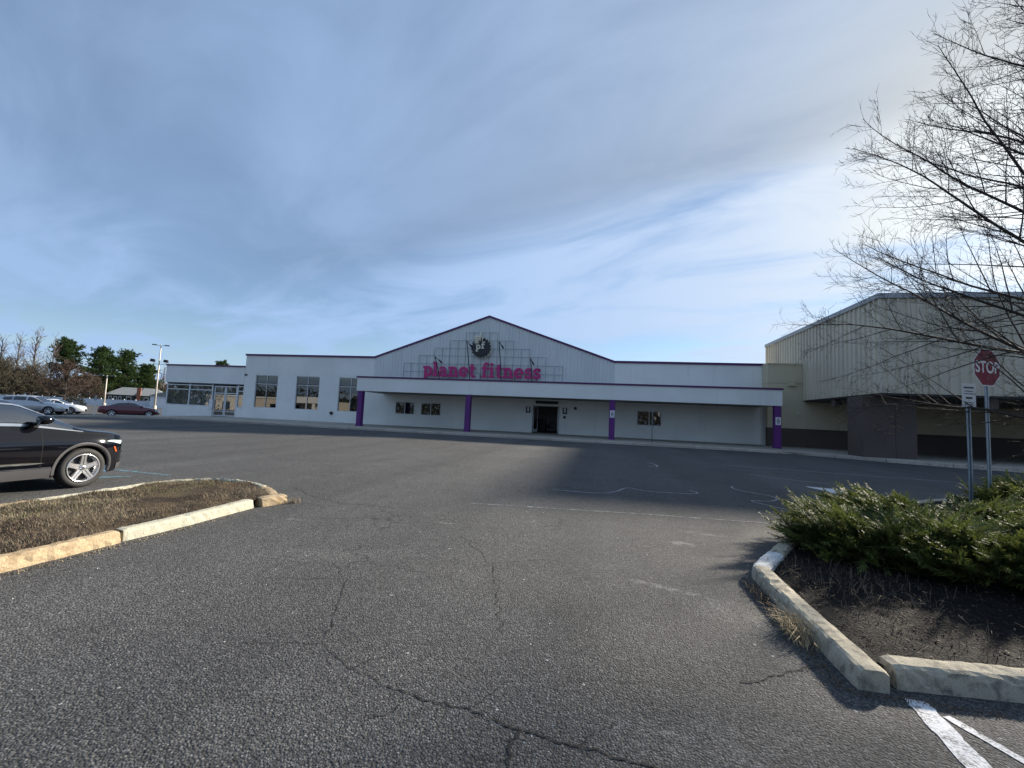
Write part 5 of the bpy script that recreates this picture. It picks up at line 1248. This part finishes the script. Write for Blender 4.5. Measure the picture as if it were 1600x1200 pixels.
# green house behind the fence
def house(loc, rz):
    e = tag(empty('green_house', loc, rz), 'dark green house with grey roof and brick chimney behind the white fence', 'house')
    m = MB(); wall_holes(m, -9.5, 1.0, 0, 3.1, -.0, .2, [(-8.6, -7.9, 1.5, 2.5), (-7.0, -6.3, 1.5, 2.5), (-5.6, -4.9, 1.5, 2.5), (-3.2, -1.8, 1.3, 2.5)]); m.build('wall', 'house_dark', e)
    m = MB(); wall_holes(m, 1.0, 9.5, 0, 3.1, -1.0, -.8, [(2.6, 3.9, 1.4, 2.4), (6.3, 7.6, 1.4, 2.4)]); m.build('wall', 'house_green', e)
    m = MB(); m.box(-9.5, -9.3, .2, 8, 0, 3.1); m.build('side_wall', 'house_dark', e); m = MB(); m.box(9.3, 9.5, -.8, 8, 0, 3.1); m.build('side_wall', 'house_green', e); m = MB(); m.box(-9.5, 9.5, 7.8, 8, 0, 3.1); m.build('back_wall', 'house_dark', e)
    for (a, b, c, d, y) in ((-8.6, -7.9, 1.5, 2.5, 0), (-7.0, -6.3, 1.5, 2.5, 0), (-5.6, -4.9, 1.5, 2.5, 0), (-3.2, -1.8, 1.3, 2.5, 0), (2.6, 3.9, 1.4, 2.4, -1.), (6.3, 7.6, 1.4, 2.4, -1.)):
        m = MB(); wall_holes(m, a - .12, b + .12, c - .12, d + .12, y - .05, y + .1, [(a + .05, b - .05, c + .05, d - .05)]); f_ = m.build('window', 'white_frame', e); m = MB(); m.quad((a, y + .05, c), (b, y + .05, c), (b, y + .05, d), (a, y + .05, d)); m.build('pane', 'dark_glass', f_)
    m = MB(); o = .6; zr, zp = 3.05, 5.4
    A, B_, C_, D_ = (-9.5 - o, -o, zr), (1.2, -o, zr), (1.2, 8 + o, zr), (-9.5 - o, 8 + o, zr); r1, r2 = (-6., 4., zp), (1.0, 4., zp)
    m.poly([A, B_, r2, r1]); m.poly([C_, D_, r1, r2]); m.poly([D_, A, r1]); m.poly([B_, C_, r2]); m.build('roof', 'shingle', e)
    m = MB(); A, B_, C_, D_ = (.8, -1 - o, zr), (9.5 + o, -1 - o, zr), (9.5 + o, 8 + o, zr), (.8, 8 + o, zr); r1, r2 = (.9, 3.8, zp + .05), (5., 3.8, zp)
    m.poly([A, B_, r2, r1]); m.poly([C_, D_, r1, r2]); m.poly([B_, C_, r2]); m.poly([D_, A, r1]); rf = m.build('roof', 'shingle', e)
    m = MB(); m.bbox(.2, 1.5, -1.5, -1.02, 0, 5.3, .03); m.build('chimney', 'brick_red', e)
    m = MB(); m.prism([(-3.6, 0), (-.1, 0), (-.1, .9), (-1.5, 1.35), (-3.6, .7)], -2.6, -1.1); m.build('porch', 'vinyl_white', e, fix=True)
    return e
hs = house((-123.5, 96, .15), R(38)); hs.scale = (.68, .8, .92)
garage = tag(empty('white_garage', (-99.5, 83.5, 0), R(38)), 'white garage with light roof just left of the gym behind the maroon sedan', 'garage')
m = MB(); m.box(-2.6, 4, 0, 6, 0, 2.9); m.build('wall', 'vinyl_white', garage)
m = MB(); m.prism([(-3, 2.9), (4.4, 2.9), (.7, 4.2)], -.4, 6.4); m.build('roof', 'shingle', garage, fix=True); m = MB(); m.bbox(-1.6, 2.8, -.06, -.002, .05, 2.2, .01); m.build('garage_door', 'fence_white', garage)
# light poles
def light_pole(loc, h, rz, label, flood):
    x, y = loc; e = tag(empty('light_pole', (x, y, gz(x, y)), rz), label, 'light pole', 'lot light poles')
    m = MB(); m.tube([(0, 0, 0), (0, 0, .8)], .32, 12); m.build('footing', 'pole_concrete', e); m = MB(); m.tube([(0, 0, .8), (0, 0, h)], [.15, .09], 8); m.build('pole', 'pole_concrete', e, smooth=True)
    m = MB(); m.tube([(-.9, 0, h - .1), (.9, 0, h - .1)], .04, 6); m.build('cross_arm', 'steel_grey', e)
    for s in (-1, 1): m = MB(); m.bbox(*sorted((s * .55, s * 1.35)), -.22, .22, h - .12, h + .06, .04); m.build('lamp_head', 'steel_grey', e)
    if flood:
        m = MB(); m.tube([(-1.0, 0, h * .755 - .35), (-.8, 0, h * .755 - .62), (0, 0, h * .755 - .66), (.8, 0, h * .755 - .62), (1.0, 0, h * .755 - .35)], .04, 6); m.build('flood_bracket', 'dark_metal', e)
        for s in (-1, 1): m = MB(); m.prism([(-.38, -.22), (.38, -.30), (.30, .22), (-.30, .28)], -.3, .3); m.v = [(xx + s * 1.0, yy, zz + h * .755) for xx, yy, zz in m.v]; m.build('floodlight', 'dark_metal', e, fix=True)
light_pole((-81.4, 66.6), 12.3, R(38), 'tall pale light pole with twin heads and floodlights left of the gym', True)
light_pole((-97.8, 69.8), 6.4, R(38), 'shorter light pole with a flat twin head before the green house', False)
e = tag(empty('marker_post', (-46.3, 32.3, .03)), 'slim white marker post on the asphalt left of the maroon sedan', 'post')
m = MB(); m.tube([(0, 0, 0), (0, 0, 1.95)], .035, 6); m.build('post', 'white_frame', e); m = MB(); m.bbox(-.02, .02, -.10, .10, 1.5, 1.9, .004); m.build('plate', 'galvanised', e)

def pine(loc, h, r_, seed, label, zlow=.2, dens=1., top=.25):
    rg = random.Random(seed); x, y = loc; e = tag(empty('pine_tree', (x, y, 0)), label, 'tree', 'trees behind the far fence')
    m = MB(); m.tube([(0, 0, 0), (.1, 0, h * .5), (0, .1, h * .97)], [.28, .2, .05], 7); m.build('trunk', 'bark', e)
    lm = MB(); VV, FF, TT = [], [], []; off = 0
    for i in range(int(46 * dens)):
        t = zlow + (1 - zlow) * (i + rg.random()) / (46 * dens); az = rg.uniform(0, 6.28); prof = math.sin(math.pi * min(1, (t - zlow) / (1 - zlow) * .75 + .22)) ** .7
        ln = r_ * max(top * .6, prof) * rg.uniform(.5, 1.15); el = R(lerp(-5, 38, t) + rg.gauss(0, 8)); p0 = Vector((0, 0, h * t)); d = Vector((math.cos(az) * math.cos(el), math.sin(az) * math.cos(el), math.sin(el)))
        lm.tube([p0, p0 + d * ln * .6, p0 + d * ln], [.07, .045, .02], 4, cap=False)
        for j in range(int(40 * max(.4, ln / r_))):
            u = rg.uniform(.25, 1.05); c = p0 + d * ln * u + Vector((rg.gauss(0, .55), rg.gauss(0, .55), rg.gauss(.1, .32)))
            for q in range(5):
                a = rg.uniform(0, 6.28); ee = rg.uniform(-.3, 1.2); dd = Vector((math.cos(a) * math.cos(ee), math.sin(a) * math.cos(ee), math.sin(ee))); s = dd.orthogonal().normalized() * .15; l = rg.uniform(.4, .85)
                VV += [tuple(c - s), tuple(c + s), tuple(c + dd * l)]; FF.append((off, off + 1, off + 2)); off += 3; tt = rg.uniform(0, 1) * .6 + .4 * u - .15; TT += [tt, tt, tt + .2]
    lm.build('limbs', 'bark', e); np_mesh('foliage', np.array(VV), np.array(FF), 'pine_needle', e, np.array(TT))
def far_dir(px_, dist):
    """ground point at a bearing given in degrees left of north"""
    return (-math.sin(R(px_)) * dist, math.cos(R(px_)) * dist)
pine(far_dir(57.3, 185), 18.0, 3.9, 1, 'tall slender pine standing alone right of the bare trees', zlow=.50, dens=1.2, top=.5)
pine(far_dir(54.9, 178), 16.2, 5.0, 2, 'broad dark pine left of the light pole, left half of the pair', zlow=.06, dens=2.2)
pine(far_dir(53.2, 182), 16.4, 5.0, 3, 'broad dark pine behind the green house, right half of the pair', zlow=.06, dens=2.2)
pine(far_dir(51.6, 186), 12.8, 4.2, 4, 'shorter dark evergreen behind the roof of the green house', zlow=.05, dens=1.8)
pine(far_dir(45.4, 150), 13.4, 3.0, 5, 'dark treetop peeking over the roof of the low entrance wing', zlow=.3, dens=.9)
kw = dict(seg_twig=1, sides=(6, 4, 3), group='trees behind the far fence', dbl=.5)
for bg, dist, h, cr, sd, lab in ((61.3, 170, 15.4, 5.0, 1, 'bare grey tree at the left picture edge'), (60.3, 176, 17.0, 4.8, 2, 'bare grey tree second from the left edge'), (59.3, 168, 18.6, 5.0, 3, 'tallest bare grey tree left of the slender pine'), (58.2, 178, 18.2, 4.8, 4, 'bare grey tree touching the slender pine'), (50.2, 190, 12.6, 4.2, 5, 'bare grey tree behind the tall light pole')):
    grow_tree('bare_tree', far_dir(bg, dist), lab, 50 + sd, h, cr, .34, zlow=.2, limbs=24, el0=42, el1=74, twig_r=.030, branch_step=1.3, twig_step=.75, twig_len=2.0, mats=('bark_far', 'twig_far'), curve=.6, **kw)
for bg, dist, h, cr, sd, lab, mt in ((57.2, 112, 7.0, 4.0, 1, 'rounded rust brown leafless tree before the pines', 'twig_rust'), (61.2, 122, 7.2, 5.0, 2, 'low olive brown leafless tree at the far left edge', 'twig_olive'), (59.2, 124, 6.2, 5.0, 3, 'low olive brown leafless tree left of the rust brown one', 'twig_olive'), (55.6, 150, 6.6, 3.6, 4, 'small rust brown leafless tree just left of the green house', 'twig_rust')):
    grow_tree('bare_tree', far_dir(bg, dist), lab, 70 + sd, h, cr, .2, zlow=.22, limbs=34, el0=5, el1=60, twig_r=.028, branch_step=.8, twig_step=.42, twig_len=1.5, mats=('bark', mt), curve=.4, dens=1.4, **kw)
def shrub(loc, r_, h, seed, label, mat='bush_far', n=900):
    rg = np.random.default_rng(seed); e = tag(empty('round_shrub', (*loc, 0)), label, 'shrub'); v = rg.normal(size=(n, 3)); v /= np.linalg.norm(v, axis=1)[:, None]; v[:, 2] = np.abs(v[:, 2]); c = v * np.array([r_, r_, h]) * rg.uniform(.6, 1.05, (n, 1))
    a = rg.normal(size=(n, 3)) * .09; b = rg.normal(size=(n, 3)) * .09; d = v * .25; np_mesh('foliage', np.concatenate([c + a, c + b, c + d]), np.stack([np.arange(n), np.arange(n) + n, np.arange(n) + 2 * n], 1), mat, e, np.tile(rg.uniform(0, 1, n), 3))
    m = MB(); m.tube([(0, 0, 0), (0, 0, h * .6)], [.08, .03], 5); m.build('stem', 'bark', e)
shrub(far_dir(56.5, 128), 1.7, 1.9, 3, 'small round dark shrub in front of the white fence')
# wooded backdrop far beyond everything, one mass
def woods(name, label, arc0, arc1, d0, d1, h0, h1, n, mat, seed):
    rg = np.random.default_rng(seed); th = np.radians(rg.uniform(arc0, arc1, n)); d = rg.uniform(d0, d1, n); base = np.stack([-np.sin(th) * d, np.cos(th) * d], 1)
    hh = (h0 + (h1 - h0) * (.5 + .5 * np.sin(th * 37 + 1.3 * np.sin(th * 91)))) ; z = hh * rg.uniform(0, 1, n) ** .7
    c = np.concatenate([base, z[:, None]], 1); s = rg.uniform(.25, .8, (n, 1))
    V = np.concatenate([c + rg.normal(size=(n, 3)) * s, c + rg.normal(size=(n, 3)) * s, c + rg.normal(size=(n, 3)) * s]); V[:, 2] = np.maximum(V[:, 2], -.2)
    o = np_mesh(name, V, np.stack([np.arange(n), np.arange(n) + n, np.arange(n) + 2 * n], 1), mat, None, np.tile(rg.uniform(0, 1, n), 3)); tag(o, label, 'woods', kind='stuff')
woods('far_woods', 'distant brown winter woods along the horizon', 38, 80, 205, 240, 7.0, 10.0, 26000, 'twig_olive', 4)
woods('rear_woods', 'dark woods behind the viewpoint seen mirrored in the gym windows', 95, 200, 120, 150, 5, 9.5, 16000, 'bush_far', 5)

# ------------------------------------------------------------------ behind the viewpoint (mirrored in the windows)
shop = tag(empty('beige_shop', (-80, -42, 0)), 'low beige shop row behind the viewpoint, mirrored in the tall windows', 'building')
m = MB(); wall_holes(m, -40, 3, 0, 4.2, -.3, 0, [(-2 + 8 * i, 1 + 8 * i, .1, 2.6) for i in range(-4, 0)]); m.v = [(x, -y, z) for x, y, z in m.v]; m.build('wall', 'beige_wall', shop)
m = MB(); m.box(-40.2, 3.2, -.1, .6, 4.2, 4.6); m.build('parapet', 'white_frame', shop); m = MB(); m.box(-40, 3, -14, -.01, 0, 4.1); m.build('hall', 'beige_wall', shop)
for i in range(-4, 0): m = MB(); m.quad((-2 + 8 * i, .05, .1), (1 + 8 * i, .05, .1), (1 + 8 * i, .05, 2.6), (-2 + 8 * i, .05, 2.6)); m.build('shop_window', 'dark_glass', shop)
m = MB(); m.box(-7, 2.6, .6, 4, 3.2, 5.0); m.build('porch', 'white_frame', shop)
for x in (-6.5, -2.2, 2.1): m = MB(); m.bbox(x - .3, x + .3, 3.2, 3.8, 0, 3.2, .02); m.build('column', 'white_frame', shop)
